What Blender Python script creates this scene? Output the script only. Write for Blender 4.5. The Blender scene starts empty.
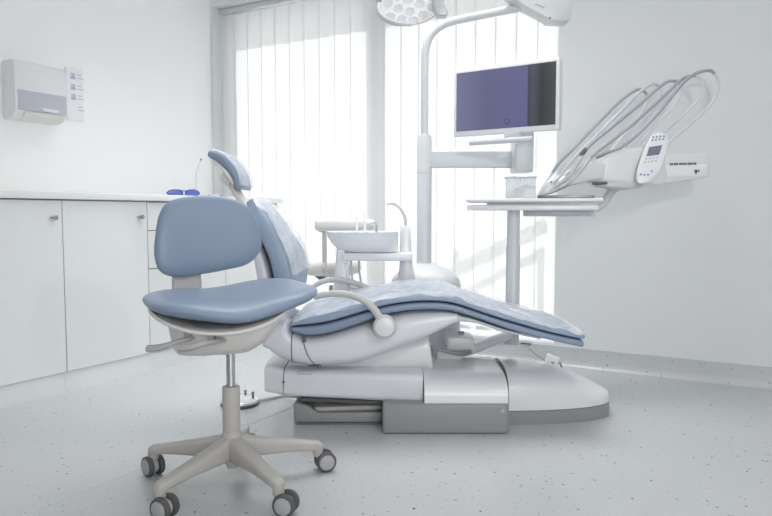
import bpy, bmesh, math, random
from mathutils import Vector, Matrix, noise
random.seed(7)
PI = math.pi
C = bpy.context.scene.collection
H = 0.82; F = 675.0; CX, CY = 386.0, 258.0
PITCH = math.atan(45/675)
A = math.radians(29.7); CA, SA = math.cos(A), math.sin(A)

# ---------------------------------------------------------------- geometry of the view
def ray(u, v):
    x = (u-CX)/F; y = -(v-CY)/F
    return Vector((x, math.cos(PITCH)+y*math.sin(PITCH), -math.sin(PITCH)+y*math.cos(PITCH)))
def P(u, v, Y):
    d = ray(u, v); k = Y/d.y
    return Vector((d.x*k, Y, H+d.z*k))
def PZ(u, v, z=0.0):
    d = ray(u, v); k = (z-H)/d.z
    return Vector((d.x*k, d.y*k, z))
def PP(u, v, p0, n):
    d = ray(u, v); o = Vector((0, 0, H)); k = (Vector(p0)-o).dot(n)/d.dot(n)
    return o+d*k
def W(s, t, z=0.0):                       # room coordinates -> world
    return Vector((s*CA+t*SA, -s*SA+t*CA, z))
def room_of(p): return (p.x*CA-p.y*SA, p.x*SA+p.y*CA, p.z)
def on_t(u, v, t):                        # hit of plane t = const, in room coordinates
    return room_of(PP(u, v, W(0, t, 0), Vector((SA, CA, 0))))
def on_s(u, v, s):
    return room_of(PP(u, v, W(s, 0, 0), Vector((CA, -SA, 0))))

# ---------------------------------------------------------------- materials
def srgb(c):
    return tuple(((x/255)/12.92 if x/255 <= .04045 else (((x/255)+.055)/1.055)**2.4) for x in c)
def mat(name, col, rough=.5, metal=0.0, var=.04, scale=12, bump=0.0, bscale=60, coat=0.0, spec=.5, emit=None, es=1.0, alpha=1.0):
    m = bpy.data.materials.new(name); m.use_nodes = True
    nt = m.node_tree; N = nt.nodes; L = nt.links
    b = N['Principled BSDF']
    c = srgb(col)
    tc = N.new('ShaderNodeTexCoord'); nz = N.new('ShaderNodeTexNoise'); nz.inputs['Scale'].default_value = scale
    nz.inputs['Detail'].default_value = 4
    L.new(tc.outputs['Object'], nz.inputs['Vector'])
    mx = N.new('ShaderNodeMix'); mx.data_type = 'RGBA'
    mx.inputs[6].default_value = (*[x*(1-var) for x in c], 1); mx.inputs[7].default_value = (*[min(1, x*(1+var)) for x in c], 1)
    L.new(nz.outputs['Fac'], mx.inputs[0]); L.new(mx.outputs[2], b.inputs['Base Color'])
    b.inputs['Roughness'].default_value = rough; b.inputs['Metallic'].default_value = metal
    b.inputs['Specular IOR Level'].default_value = spec
    b.inputs['Coat Weight'].default_value = coat; b.inputs['Alpha'].default_value = alpha
    if emit:
        b.inputs['Emission Color'].default_value = (*srgb(emit), 1); b.inputs['Emission Strength'].default_value = es
    if bump:
        n2 = N.new('ShaderNodeTexNoise'); n2.inputs['Scale'].default_value = bscale; L.new(tc.outputs['Object'], n2.inputs['Vector'])
        bp = N.new('ShaderNodeBump'); bp.inputs['Strength'].default_value = bump; bp.inputs['Distance'].default_value = .01
        L.new(n2.outputs['Fac'], bp.inputs['Height']); L.new(bp.outputs['Normal'], b.inputs['Normal'])
    return m
M = {}
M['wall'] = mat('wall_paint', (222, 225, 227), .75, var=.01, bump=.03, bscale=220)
M['wall_lit'] = mat('wall_paint_lit', (248, 249, 250), .75, var=.01, bump=.03, bscale=220)  # same wall paint, left wall's stronger light painted into the colour
M['ceil'] = mat('ceiling_paint', (240, 241, 242), .8, var=.01)
M['cab'] = mat('cabinet_laminate', (232, 235, 236), .4, var=.008)
M['top'] = mat('worktop_laminate', (232, 234, 234), .35, var=.01)
M['gap'] = mat('cabinet_shadow_gap', (172, 174, 176), .8)
M['white'] = mat('white_plastic', (228, 229, 232), .3, var=.01, coat=.25)
M['shell'] = mat('chair_shell_plastic', (222, 224, 229), .28, var=.012, coat=.3)
M['warmwhite'] = mat('warm_white_plastic', (222, 220, 216), .4, var=.012)
M['offwhite'] = mat('painted_metal', (205, 209, 212), .38, var=.012)
M['pole'] = mat('pole_paint', (206, 210, 213), .35, var=.012)
M['greige'] = mat('greige_plastic', (186, 182, 178), .5, var=.03)
M['armg'] = mat('armrest_plastic', (196, 196, 197), .42, var=.02)
M['plinth'] = mat('plinth_grey', (146, 147, 149), .45, var=.02)
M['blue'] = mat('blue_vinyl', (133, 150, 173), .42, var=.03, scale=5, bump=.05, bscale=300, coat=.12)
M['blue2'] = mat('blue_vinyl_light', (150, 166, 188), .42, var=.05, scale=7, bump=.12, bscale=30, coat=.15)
M['whitev'] = mat('white_vinyl', (232, 232, 230), .4, var=.01, bump=.03)
M['tire'] = mat('grey_rubber', (88, 88, 90), .6)
M['hub'] = mat('wheel_hub', (172, 172, 174), .45)
M['chrome'] = mat('chrome', (205, 208, 212), .16, metal=1, var=.01)
M['steel'] = mat('steel', (165, 168, 172), .3, metal=.9, var=.03)
M['dark'] = mat('dark_rubber', (52, 53, 56), .6)
M['gasket'] = mat('dark_seam', (96, 97, 100), .6)
M['hose'] = mat('grey_hose', (168, 172, 178), .45)
M['hosel'] = mat('pale_hose', (205, 209, 213), .45)
M['ceram'] = mat('glazed_ceramic', (232, 234, 236), .15, var=.01, coat=.6)
M['goggle'] = mat('blue_goggle_plastic', (70, 84, 165), .25, coat=.5)
M['smoke'] = mat('smoky_window_plastic', (188, 190, 202), .25, var=.03)
M['paper'] = mat('printed_card', (238, 238, 241), .6, var=.01)
M['ink'] = mat('ink_dark', (92, 98, 120), .7)
M['inkp'] = mat('ink_pale_blue', (170, 186, 206), .7)
M['inkb'] = mat('ink_blue', (120, 150, 185), .7)
M['inkg'] = mat('ink_grey', (192, 197, 203), .7)
M['red'] = mat('red_plastic', (196, 90, 88), .5)
M['frame'] = mat('window_frame_paint', (225, 228, 231), .4, var=.01)
M['terr'] = mat('terrace_concrete', (190, 190, 188), .8, var=.05)
M['lamp'] = mat('lamp_shell', (196, 200, 203), .3, var=.02, coat=.3)
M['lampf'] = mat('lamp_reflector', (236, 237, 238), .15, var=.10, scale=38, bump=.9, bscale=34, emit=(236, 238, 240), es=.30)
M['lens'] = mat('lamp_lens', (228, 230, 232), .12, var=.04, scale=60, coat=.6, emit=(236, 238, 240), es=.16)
M['amber'] = mat('amber_gasket', (214, 200, 178), .5)

def glassy(name, tint, trans, rough=.05, bump=0, bscale=10, gl=(1, 1, 1)):
    m = bpy.data.materials.new(name); m.use_nodes = True; nt = m.node_tree; N = nt.nodes; L = nt.links
    for n in list(N): N.remove(n)
    out = N.new('ShaderNodeOutputMaterial'); tr = N.new('ShaderNodeBsdfTransparent'); pb = N.new('ShaderNodeBsdfPrincipled')
    tr.inputs[0].default_value = (*srgb(tint), 1)
    pb.inputs['Base Color'].default_value = (*[min(1, g) for g in gl], 1); pb.inputs['Roughness'].default_value = rough
    mx = N.new('ShaderNodeMixShader'); tc = N.new('ShaderNodeTexCoord'); nz = N.new('ShaderNodeTexNoise')
    nz.inputs['Scale'].default_value = bscale; nz.inputs['Detail'].default_value = 5; L.new(tc.outputs['Object'], nz.inputs['Vector'])
    rp = N.new('ShaderNodeMapRange'); rp.inputs[1].default_value = .35; rp.inputs[2].default_value = .7
    rp.inputs[3].default_value = (1-trans)*.75 if bump else 1-trans; rp.inputs[4].default_value = min(1, (1-trans)*1.25) if bump else 1-trans
    L.new(nz.outputs['Fac'], rp.inputs[0]); L.new(rp.outputs[0], mx.inputs[0])
    if bump:
        bp = N.new('ShaderNodeBump'); bp.inputs['Strength'].default_value = bump; bp.inputs['Distance'].default_value = .02
        L.new(nz.outputs['Fac'], bp.inputs['Height']); L.new(bp.outputs['Normal'], pb.inputs['Normal'])
    L.new(tr.outputs[0], mx.inputs[1]); L.new(pb.outputs[0], mx.inputs[2]); L.new(mx.outputs[0], out.inputs[0])
    return m
M['glass'] = glassy('window_glass', (250, 252, 252), .92)
M['film'] = glassy('clear_plastic_film', (250, 251, 253), .64, .13, bump=.6, bscale=14)
M['clear'] = glassy('clear_acrylic', (245, 248, 250), .7, .1, bump=.1, bscale=9)

def blind_mat():
    m = bpy.data.materials.new('blind_fabric'); m.use_nodes = True; nt = m.node_tree; N = nt.nodes; L = nt.links
    for n in list(N): N.remove(n)
    out = N.new('ShaderNodeOutputMaterial'); d = N.new('ShaderNodeBsdfDiffuse'); t = N.new('ShaderNodeBsdfTranslucent'); mx = N.new('ShaderNodeMixShader')
    tc = N.new('ShaderNodeTexCoord'); wv = N.new('ShaderNodeTexNoise'); wv.inputs['Scale'].default_value = 180
    mp = N.new('ShaderNodeMapping'); mp.inputs['Scale'].default_value = (1, 1, .02)
    L.new(tc.outputs['Object'], mp.inputs[0]); L.new(mp.outputs[0], wv.inputs['Vector'])
    rp = N.new('ShaderNodeMix'); rp.data_type = 'RGBA'
    rp.inputs[6].default_value = (*srgb((231, 231, 231)), 1); rp.inputs[7].default_value = (*srgb((241, 241, 241)), 1)
    L.new(wv.outputs['Fac'], rp.inputs[0]); L.new(rp.outputs[2], d.inputs[0]); L.new(rp.outputs[2], t.inputs[0])
    mx.inputs[0].default_value = .42
    L.new(d.outputs[0], mx.inputs[1]); L.new(t.outputs[0], mx.inputs[2]); L.new(mx.outputs[0], out.inputs[0])
    return m
M['blind'] = blind_mat()

def floor_mat():
    m = bpy.data.materials.new('speckled_vinyl'); m.use_nodes = True; nt = m.node_tree; N = nt.nodes; L = nt.links
    b = N['Principled BSDF']; tc = N.new('ShaderNodeTexCoord')
    sx = N.new('ShaderNodeSeparateXYZ'); L.new(tc.outputs['Object'], sx.inputs[0]); ad0 = N.new('ShaderNodeMath'); ad0.operation = 'SUBTRACT'
    L.new(sx.outputs[1], ad0.inputs[0]); L.new(sx.outputs[2], ad0.inputs[1]); cx_ = N.new('ShaderNodeCombineXYZ'); L.new(sx.outputs[0], cx_.inputs[0]); L.new(ad0.outputs[0], cx_.inputs[1])
    def speck(scale, thr, keep, seed):
        mp = N.new('ShaderNodeMapping'); mp.inputs['Location'].default_value = (seed, seed*.7, seed*.3)
        vo = N.new('ShaderNodeTexVoronoi'); vo.voronoi_dimensions = '2D'; vo.inputs['Scale'].default_value = scale
        nz = N.new('ShaderNodeTexNoise'); nz.inputs['Scale'].default_value = scale*3.1
        L.new(cx_.outputs[0], mp.inputs[0])
        ad = N.new('ShaderNodeVectorMath'); ad.operation = 'MULTIPLY_ADD'; ad.inputs[1].default_value = (.02,)*3
        L.new(nz.outputs['Color'], ad.inputs[0]); L.new(mp.outputs[0], ad.inputs[2]); L.new(mp.outputs[0], nz.inputs['Vector'])
        L.new(ad.outputs[0], vo.inputs['Vector'])
        lt = N.new('ShaderNodeMath'); lt.operation = 'LESS_THAN'; lt.inputs[1].default_value = thr; L.new(vo.outputs['Distance'], lt.inputs[0])
        sp = N.new('ShaderNodeSeparateColor'); L.new(vo.outputs['Color'], sp.inputs[0])
        l2 = N.new('ShaderNodeMath'); l2.operation = 'LESS_THAN'; l2.inputs[1].default_value = keep; L.new(sp.outputs[0], l2.inputs[0])
        ml = N.new('ShaderNodeMath'); ml.operation = 'MULTIPLY'; L.new(lt.outputs[0], ml.inputs[0]); L.new(l2.outputs[0], ml.inputs[1])
        m2 = N.new('ShaderNodeMath'); m2.operation = 'MULTIPLY'; L.new(ml.outputs[0], m2.inputs[0]); L.new(sp.outputs[1], m2.inputs[1])
        return m2.outputs[0]
    nz = N.new('ShaderNodeTexNoise'); nz.inputs['Scale'].default_value = 2.2; nz.inputs['Detail'].default_value = 6; L.new(tc.outputs['Object'], nz.inputs['Vector'])
    base = N.new('ShaderNodeMix'); base.data_type = 'RGBA'
    base.inputs[6].default_value = (*srgb((190, 194, 196)), 1); base.inputs[7].default_value = (*srgb((199, 202, 204)), 1)
    L.new(nz.outputs['Fac'], base.inputs[0]); cur = base.outputs[2]
    for sc, th, kp, sd, col in ((13, .045, .5, 0.3, (70, 74, 84)), (19, .06, .4, 5.1, (120, 124, 128)), (28, .09, .4, 9.7, (165, 169, 172)), (60, .14, .35, 3.7, (196, 199, 201))):
        mx = N.new('ShaderNodeMix'); mx.data_type = 'RGBA'; mx.inputs[7].default_value = (*srgb(col), 1)
        L.new(cur, mx.inputs[6]); L.new(speck(sc, th, kp, sd), mx.inputs[0]); cur = mx.outputs[2]
    L.new(cur, b.inputs['Base Color']); b.inputs['Roughness'].default_value = .26; b.inputs['Specular IOR Level'].default_value = .9
    return m
M['floor'] = floor_mat()

# ---------------------------------------------------------------- mesh helpers
def merge(bm, tmp, mtx=None):
    if mtx is not None: bmesh.ops.transform(tmp, matrix=mtx, verts=tmp.verts)
    me = bpy.data.meshes.new('tmp'); tmp.to_mesh(me); bm.from_mesh(me); bpy.data.meshes.remove(me); tmp.free()
def NB(): return bmesh.new()
def obj(name, bm, m, parent=None, sharp=38, rot=0.0, loc=None, local=False):
    """link bm as one mesh object. Geometry is in world space unless local; parent offset is compensated."""
    bmesh.ops.recalc_face_normals(bm, faces=bm.faces)
    me = bpy.data.meshes.new(name)
    for f in bm.faces: f.smooth = True
    for e in bm.edges:
        if len(e.link_faces) == 2 and e.calc_face_angle(0) > math.radians(sharp): e.smooth = False
    o = bpy.data.objects.new(name, me); C.objects.link(o)
    if isinstance(m, (list, tuple)):
        for x in m: me.materials.append(x)
    else: me.materials.append(m)
    if parent is not None:
        o.parent = parent
        if not local:
            bmesh.ops.transform(bm, matrix=world_of(parent).inverted(), verts=bm.verts)
    elif rot or loc:
        o.rotation_euler = (0, 0, rot); o.location = loc or (0, 0, 0)
        if not local: bmesh.ops.transform(bm, matrix=o_matrix(o).inverted(), verts=bm.verts)
    bm.to_mesh(me); bm.free()
    return o
def o_matrix(o): return Matrix.Translation(o.location) @ o.rotation_euler.to_matrix().to_4x4()
def world_of(o):
    m = o_matrix(o)
    return (world_of(o.parent) @ m) if o.parent else m
def thing(name, label, cat, loc=(0, 0, 0), rotz=0, group=None):
    o = bpy.data.objects.new(name, None); C.objects.link(o); o.empty_display_size = .1
    o.location = loc; o.rotation_euler = (0, 0, rotz); o['label'] = label; o['category'] = cat
    if group: o['group'] = group
    return o
def tag(o, label, cat, group=None):
    o['label'] = label; o['category'] = cat
    if group: o['group'] = group
    return o
def add_box(bm, x0, x1, y0, y1, z0, z1, bev=0.0, seg=3, mtx=None):
    t = NB(); bmesh.ops.create_cube(t, size=1)
    for v in t.verts: v.co = Vector(((x0+x1)/2+v.co.x*(x1-x0), (y0+y1)/2+v.co.y*(y1-y0), (z0+z1)/2+v.co.z*(z1-z0)))
    if bev: bmesh.ops.bevel(t, geom=t.edges[:], offset=bev, segments=seg, profile=.5, affect='EDGES', clamp_overlap=True)
    merge(bm, t, mtx)
def add_loft(bm, rings, caps=True, closed=False):
    t = NB(); vs = [[t.verts.new(p) for p in r] for r in rings]; n = len(rings[0])
    rng = range(len(rings)) if closed else range(len(rings)-1)
    for i in rng:
        a, b = vs[i], vs[(i+1) % len(rings)]
        for j in range(n):
            try: t.faces.new((a[j], a[(j+1) % n], b[(j+1) % n], b[j]))
            except ValueError: pass
    if caps and not closed:
        t.faces.new(vs[0]); t.faces.new(vs[-1])
    bmesh.ops.remove_doubles(t, verts=t.verts, dist=1e-6)
    merge(bm, t)
def cr(pts, k=6, closed=False):
    """Catmull-Rom through tuples of any length"""
    pts = [tuple(p) for p in pts]; n = len(pts); out = []
    segs = n if closed else n-1
    for i in range(segs):
        if closed: p0, p1, p2, p3 = pts[i-1], pts[i], pts[(i+1) % n], pts[(i+2) % n]
        else: p0, p1, p2, p3 = pts[max(i-1, 0)], pts[i], pts[i+1], pts[min(i+2, n-1)]
        for j in range(k):
            t = j/k
            out.append(tuple(.5*((2*b)+(-a+c)*t+(2*a-5*b+4*c-d)*t*t+(-a+3*b-3*c+d)*t**3) for a, b, c, d in zip(p0, p1, p2, p3)))
    if not closed: out.append(pts[-1])
    return out
def add_tube(bm, pts, r, n=12, k=6, flat=1.0, up=(0, 0, 1)):
    m = len(pts); rs = r if isinstance(r, (list, tuple)) else [r]*m
    q = cr([(*p, x) for p, x in zip(pts, rs)], k) if m > 2 and k > 1 else [(*p, x) for p, x in zip(pts, rs)]
    P_ = [Vector(x[:3]) for x in q]; R_ = [x[3] for x in q]
    rings = []; T = (P_[1]-P_[0]).normalized(); u = Vector(up)
    if abs(u.dot(T)) > .95: u = Vector((0, 1, 0)) if abs(T.y) < .9 else Vector((1, 0, 0))
    Nn = (u-T*u.dot(T)).normalized()
    for i, p in enumerate(P_):
        a = P_[max(i-1, 0)]; b = P_[min(i+1, len(P_)-1)]; T = (b-a).normalized()
        Nn = (Nn-T*Nn.dot(T)).normalized(); B = T.cross(Nn)
        rings.append([p+(B*math.cos(2*PI*j/n)+Nn*math.sin(2*PI*j/n)*flat)*R_[i] for j in range(n)])
    add_loft(bm, rings)
def add_lathe(bm, prof, c=(0, 0, 0), n=32, mtx=None):
    t = NB(); rings = []
    for r, z in prof: rings.append([t.verts.new((r*math.cos(2*PI*j/n), r*math.sin(2*PI*j/n), z)) for j in range(n)])
    for a, b in zip(rings, rings[1:]):
        for j in range(n): t.faces.new((a[j], a[(j+1) % n], b[(j+1) % n], b[j]))
    t.faces.new(rings[0]); t.faces.new(rings[-1])
    bmesh.ops.remove_doubles(t, verts=t.verts, dist=1e-6)
    mt = Matrix.Translation(Vector(c))
    if mtx is not None: mt = mt @ mtx
    merge(bm, t, mt)
def add_prism(bm, poly, y0, y1, bev=0.0, seg=3, mtx=None):
    """poly: (x,z) points, extruded along y"""
    t = NB(); a = [t.verts.new((x, y0, z)) for x, z in poly]; b = [t.verts.new((x, y1, z)) for x, z in poly]; n = len(poly)
    t.faces.new(a); t.faces.new(b)
    for j in range(n): t.faces.new((a[j], a[(j+1) % n], b[(j+1) % n], b[j]))
    if bev:
        bmesh.ops.recalc_face_normals(t, faces=t.faces)
        es = [e for e in t.edges if e.calc_face_angle(0) > .5]
        bmesh.ops.bevel(t, geom=es, offset=bev, segments=seg, profile=.5, affect='EDGES', clamp_overlap=True)
    merge(bm, t, mtx)
def X(u, Y, v=258): return P(u, v, Y).x
def XB(u, Y): return P(u, 405, Y).x
def spow(c, e): return math.copysign(abs(c)**e, c)
def slab(bm, st, exp=.35, n=40, k=5, end=.02, wr=0.0, ws=9, ends=(1, 1), es=5):
    """st: (bx,bz,tx,tz,y0,y1) stations. Loft with super-elliptic sections, rounded ends."""
    q = cr(st, k) if len(st) > 2 else [tuple(s) for s in st]
    full = []
    def shrink(s, off, ins, dirv):
        b = Vector((s[0], s[1])); t = Vector((s[2], s[3])); mid = (b+t)/2; h = (t-b); L = h.length
        f = max(.02, (L-2*ins)/L) if L > 0 else 1
        b2 = mid-h*f/2+dirv*off; t2 = mid+h*f/2+dirv*off
        yi = min(ins, (s[5]-s[4])/2-.002)
        return (b2.x, b2.y, t2.x, t2.y, s[4]+yi, s[5]-yi)
    def d(a, b): return Vector(((b[0]+b[2]-a[0]-a[2])/2, (b[1]+b[3]-a[1]-a[3])/2)).normalized()
    if ends[0]:
        dv = d(q[1], q[0])
        for i in range(es, 0, -1):
            a = i/es*PI/2; full.append(shrink(q[0], end*math.sin(a), end*(1-math.cos(a)), dv))
    full += q
    if ends[1]:
        dv = d(q[-2], q[-1])
        for i in range(1, es+1):
            a = i/es*PI/2; full.append(shrink(q[-1], end*math.sin(a), end*(1-math.cos(a)), dv))
    rings = []
    for s in full:
        r = []
        for j in range(n):
            a = 2*PI*(j+.5)/n; cy = spow(math.cos(a), exp); cz = spow(math.sin(a), exp)
            f = (1+cz)/2; x = s[0]+(s[2]-s[0])*f; z = s[1]+(s[3]-s[1])*f; y = (s[4]+s[5])/2+cy*(s[5]-s[4])/2
            p = Vector((x, y, z))
            if wr:
                w = noise.noise(p*ws)*wr; hd = Vector((s[2]-s[0], 0, s[3]-s[1])).normalized(); p += hd*w*(1 if cz > 0 else .2)
            r.append(p)
        rings.append(r)
    add_loft(bm, rings)
def pxst(lst, Yn, y0=None, y1=None):
    """stations from (u, top v, bottom v[, y0, y1]) measured on the plane Y=Yn"""
    out = []
    for s in lst:
        a = s[3] if len(s) > 3 else y0; b = s[4] if len(s) > 4 else y1
        t = P(s[0], s[1], Yn); bt = P(s[0], s[2], Yn); out.append((bt.x, bt.z, t.x, t.z, a, b))
    return out
def pad(bm, outline, thick, fn=None, mtx=None, k=6, edge=.5, rings=(0, .3, .55, .75, .88, .95, .985, 1), crown=0.0):
    """pillow from a closed 2-D outline; fn(x,y) gives extra height"""
    o = cr(outline, k, closed=True); cx = sum(p[0] for p in o)/len(o); cy = sum(p[1] for p in o)/len(o)
    t = NB(); fn = fn or (lambda x, y: 0)
    def ring(f, sgn):
        h = (1-f**5)**edge if f < 1 else 0
        return [t.verts.new((cx+(x-cx)*f, cy+(y-cy)*f, fn(cx+(x-cx)*f, cy+(y-cy)*f)+sgn*thick/2*h+(crown*(1-f*f) if sgn > 0 else 0))) for x, y in o]
    top = [ring(f, 1) for f in rings[1:]]; bot = [ring(f, -1) for f in rings[1:-1]]
    seq = list(reversed(bot)); seq = bot + [top[-1]] + list(reversed(top[:-1]))
    n = len(o)
    for a, b in zip(seq, seq[1:]):
        for j in range(n): t.faces.new((a[j], a[(j+1) % n], b[(j+1) % n], b[j]))
    ct = t.verts.new((cx, cy, fn(cx, cy)+thick/2+crown)); cb = t.verts.new((cx, cy, fn(cx, cy)-thick/2))
    for j in range(n):
        t.faces.new((seq[-1][j], seq[-1][(j+1) % n], ct)); t.faces.new((seq[0][j], cb, seq[0][(j+1) % n]))
    merge(bm, t, mtx)
def frame_mtx(o, x, y, z):
    m = Matrix((x, y, z)).transposed().to_4x4(); m.translation = Vector(o); return m
def dup(root, loc, rotz, label=None):
    r = root.copy(); C.objects.link(r); r.location = loc; r.rotation_euler = (0, 0, rotz)
    if label: r['label'] = label
    for ch in list(root.children):
        c = ch.copy(); C.objects.link(c); c.parent = r
        for g in ch.children:
            d = g.copy(); C.objects.link(d); d.parent = c
    return r

# ================================================================ THE ROOM
SL, TW = -3.48, 3.60          # left wall, window wall (room coordinates)
SO0, SO1 = -3.455, -1.005     # window opening
ZO0, ZO1, TOUT = .115, 2.26, 3.98
S1, T0, ZC = 2.2, -1.6, 2.65
def struct(name, bm, m, parent=None):
    o = obj(name, bm, m, parent, rot=-A, local=True) if parent is None else obj(name, bm, m, parent, local=True)
    if parent is None: o['kind'] = 'structure'
    return o
bm = NB(); add_box(bm, SL, S1, T0, TW, -.05, 0)
# coved upstand of the vinyl along the window wall
cove = [(TW, 0), (TW-.03, 0), (TW-.02, .006), (TW-.012, .02), (TW-.007, .035), (TW-.006, .10), (TW, .10)]
rg = [[Vector((s, t, z)) for t, z in cove] for s in (SL, S1)]
add_loft(bm, rg)
struct('floor', bm, M['floor'])
bm = NB(); add_box(bm, SL-.15, S1, T0, TOUT, ZC, ZC+.12); struct('ceiling', bm, M['ceil'])
bm = NB(); add_box(bm, SL-.15, SL, T0, TOUT, -.05, ZC); struct('wall_left', bm, M['wall_lit'])
bm = NB()
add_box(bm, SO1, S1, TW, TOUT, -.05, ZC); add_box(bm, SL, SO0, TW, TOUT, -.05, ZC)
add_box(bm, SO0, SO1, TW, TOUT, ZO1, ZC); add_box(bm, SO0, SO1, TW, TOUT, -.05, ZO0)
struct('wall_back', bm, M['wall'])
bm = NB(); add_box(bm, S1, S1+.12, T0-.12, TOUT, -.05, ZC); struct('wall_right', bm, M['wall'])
bm = NB(); add_box(bm, SL-.15, S1+.12, T0-.12, T0, -.05, ZC); struct('wall_front', bm, M['wall'])
# weld seam in the vinyl
sm = room_of(PZ(36, 511)); sm2 = room_of(PZ(145, 467)); ss = (sm[0]+sm2[0])/2
bm = NB(); add_box(bm, ss-.0022, ss+.0022, .2, TW-.04, 0, .0006); struct('trim_1', bm, mat('vinyl_weld', (196, 200, 202), .5))
# window: frame, post and panes
bm = NB()
VT = 3.685; PITCHV = .1215; V0 = -3.4525
t0, t1 = 3.80, 3.87
add_box(bm, SO0, V0+PITCHV, t0, t1, ZO0, ZO1, .004); add_box(bm, SO1-.03, SO1, t0, t1, ZO0, ZO1, .004)
add_box(bm, V0+PITCHV, SO1-.03, t0, t1, ZO1-.07, ZO1, .004); add_box(bm, V0+PITCHV, SO1-.03, t0, t1, ZO0, ZO0+.03, .004)
pS0, pS1 = V0+10*PITCHV, V0+11*PITCHV
add_box(bm, pS0, pS1, 3.735, t1, ZO0, ZO1, .004)
w = struct('window_1', bm, M['frame'])
for a, b in ((V0+PITCHV, pS0), (pS1, SO1-.03)):
    bm = NB(); add_box(bm, a, b, 3.83, 3.84, ZO0+.03, ZO1-.07); struct('pane', bm, M['glass'], w)
# terrace outside
bm = NB(); add_box(bm, -6.5, 3, TOUT, 8, -.12, -.05); struct('ground', bm, M['terr'])

# vertical blind
bl = thing('vertical_blind', 'white translucent vertical fabric blind covering the tall window', 'blind', W((SO0+SO1)/2, VT, ZO0), -A)
def room_part(name, bm, m, par):     # bm given in room coordinates
    bmesh.ops.transform(bm, matrix=Matrix.Rotation(-A, 4, 'Z'), verts=bm.verts)
    return obj(name, bm, m, par)
bm = NB(); add_box(bm, SO0+.003, SO1-.003, VT-.022, VT+.022, ZO1-.035, ZO1-.001, .003)
add_box(bm, SO0+.003, SO1-.003, VT-.026, VT-.022, ZO1-.030, ZO1-.010)
room_part('headrail', bm, M['offwhite'], bl)
for i in range(20):
    sc = V0+PITCHV*(i+.5); hw = PITCHV/2+.0056; tl = .0045
    bm = NB(); rings = []
    for z in [ZO0+.02+(ZO1-.045-ZO0-.02)*q/10 for q in range(11)]:
        row = []
        for j in range(9):
            f = j/8*2-1
            s_ = min(max(sc+hw*f, SO0+.001), SO1-.001)
            row.append((s_, VT-tl*f+.0025*(1-f*f)+.0006*math.sin(z*3+i), z))
        rings.append(row)
    t = bm; vs = [[t.verts.new(p) for p in r] for r in rings]
    for a, b in zip(vs, vs[1:]):
        for j in range(8): t.faces.new((a[j], a[j+1], b[j+1], b[j]))
    room_part('vane', bm, M['blind'], bl)
bm = NB()
for i in range(20):
    sc = V0+PITCHV*(i+.5); add_box(bm, sc-PITCHV/2+.012, sc+PITCHV/2-.012, VT+.006, VT+.009, ZO0+.022, ZO0+.045)
room_part('bottom_weight', bm, M['warmwhite'], bl)

# sun direction (room coordinates): travels (+.04, -1, -1)
SD = Vector((.04, -1.0, -1.03))
def back(u, v, tt):
    s, t, z = on_t(u, v, VT); k = (t-tt)/SD.y*-1
    k = (tt-t)/(-SD.y)
    return Vector((s-SD.x*k, tt, z-SD.z*k))
rl = thing('stair_railing', 'outdoor stair handrail whose slanting shadow falls on the blind', 'railing', W(-1.4, 4.7, -.05), -A)
def rbar(bm, a, b, r):
    add_tube(bm, [a, b], r, n=8)
tt = 4.7
a = back(462, 268, tt); b = back(546, 226, tt)
bm = NB(); e = (a-b).normalized()
def slat_bar(bm, a, b, h, d):
    v = (b-a); L = v.length; m_ = frame_mtx((a+b)/2, v.normalized(), Vector((0, 1, 0)), v.normalized().cross(Vector((0, 1, 0))))
    add_box(bm, -L/2, L/2, -d, d, -h, h, .004, 2, mtx=m_)
slat_bar(bm, a+e*.10, b, .027, .02); room_part('handrail', bm, M['plinth'], rl)
a2 = back(470, 292, tt); b2 = back(541, 254, tt)
bm = NB(); slat_bar(bm, a2+e*.2, b2, .017, .014); room_part('lower_rail', bm, M['plinth'], rl)
for q in (b2, a2+e*.1):
    bm = NB(); add_box(bm, q.x-.02, q.x+.02, tt-.015, tt+.015, -.05, q.z+(.02 if q is b2 else .28), .003); room_part('post', bm, M['plinth'], rl)

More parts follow.
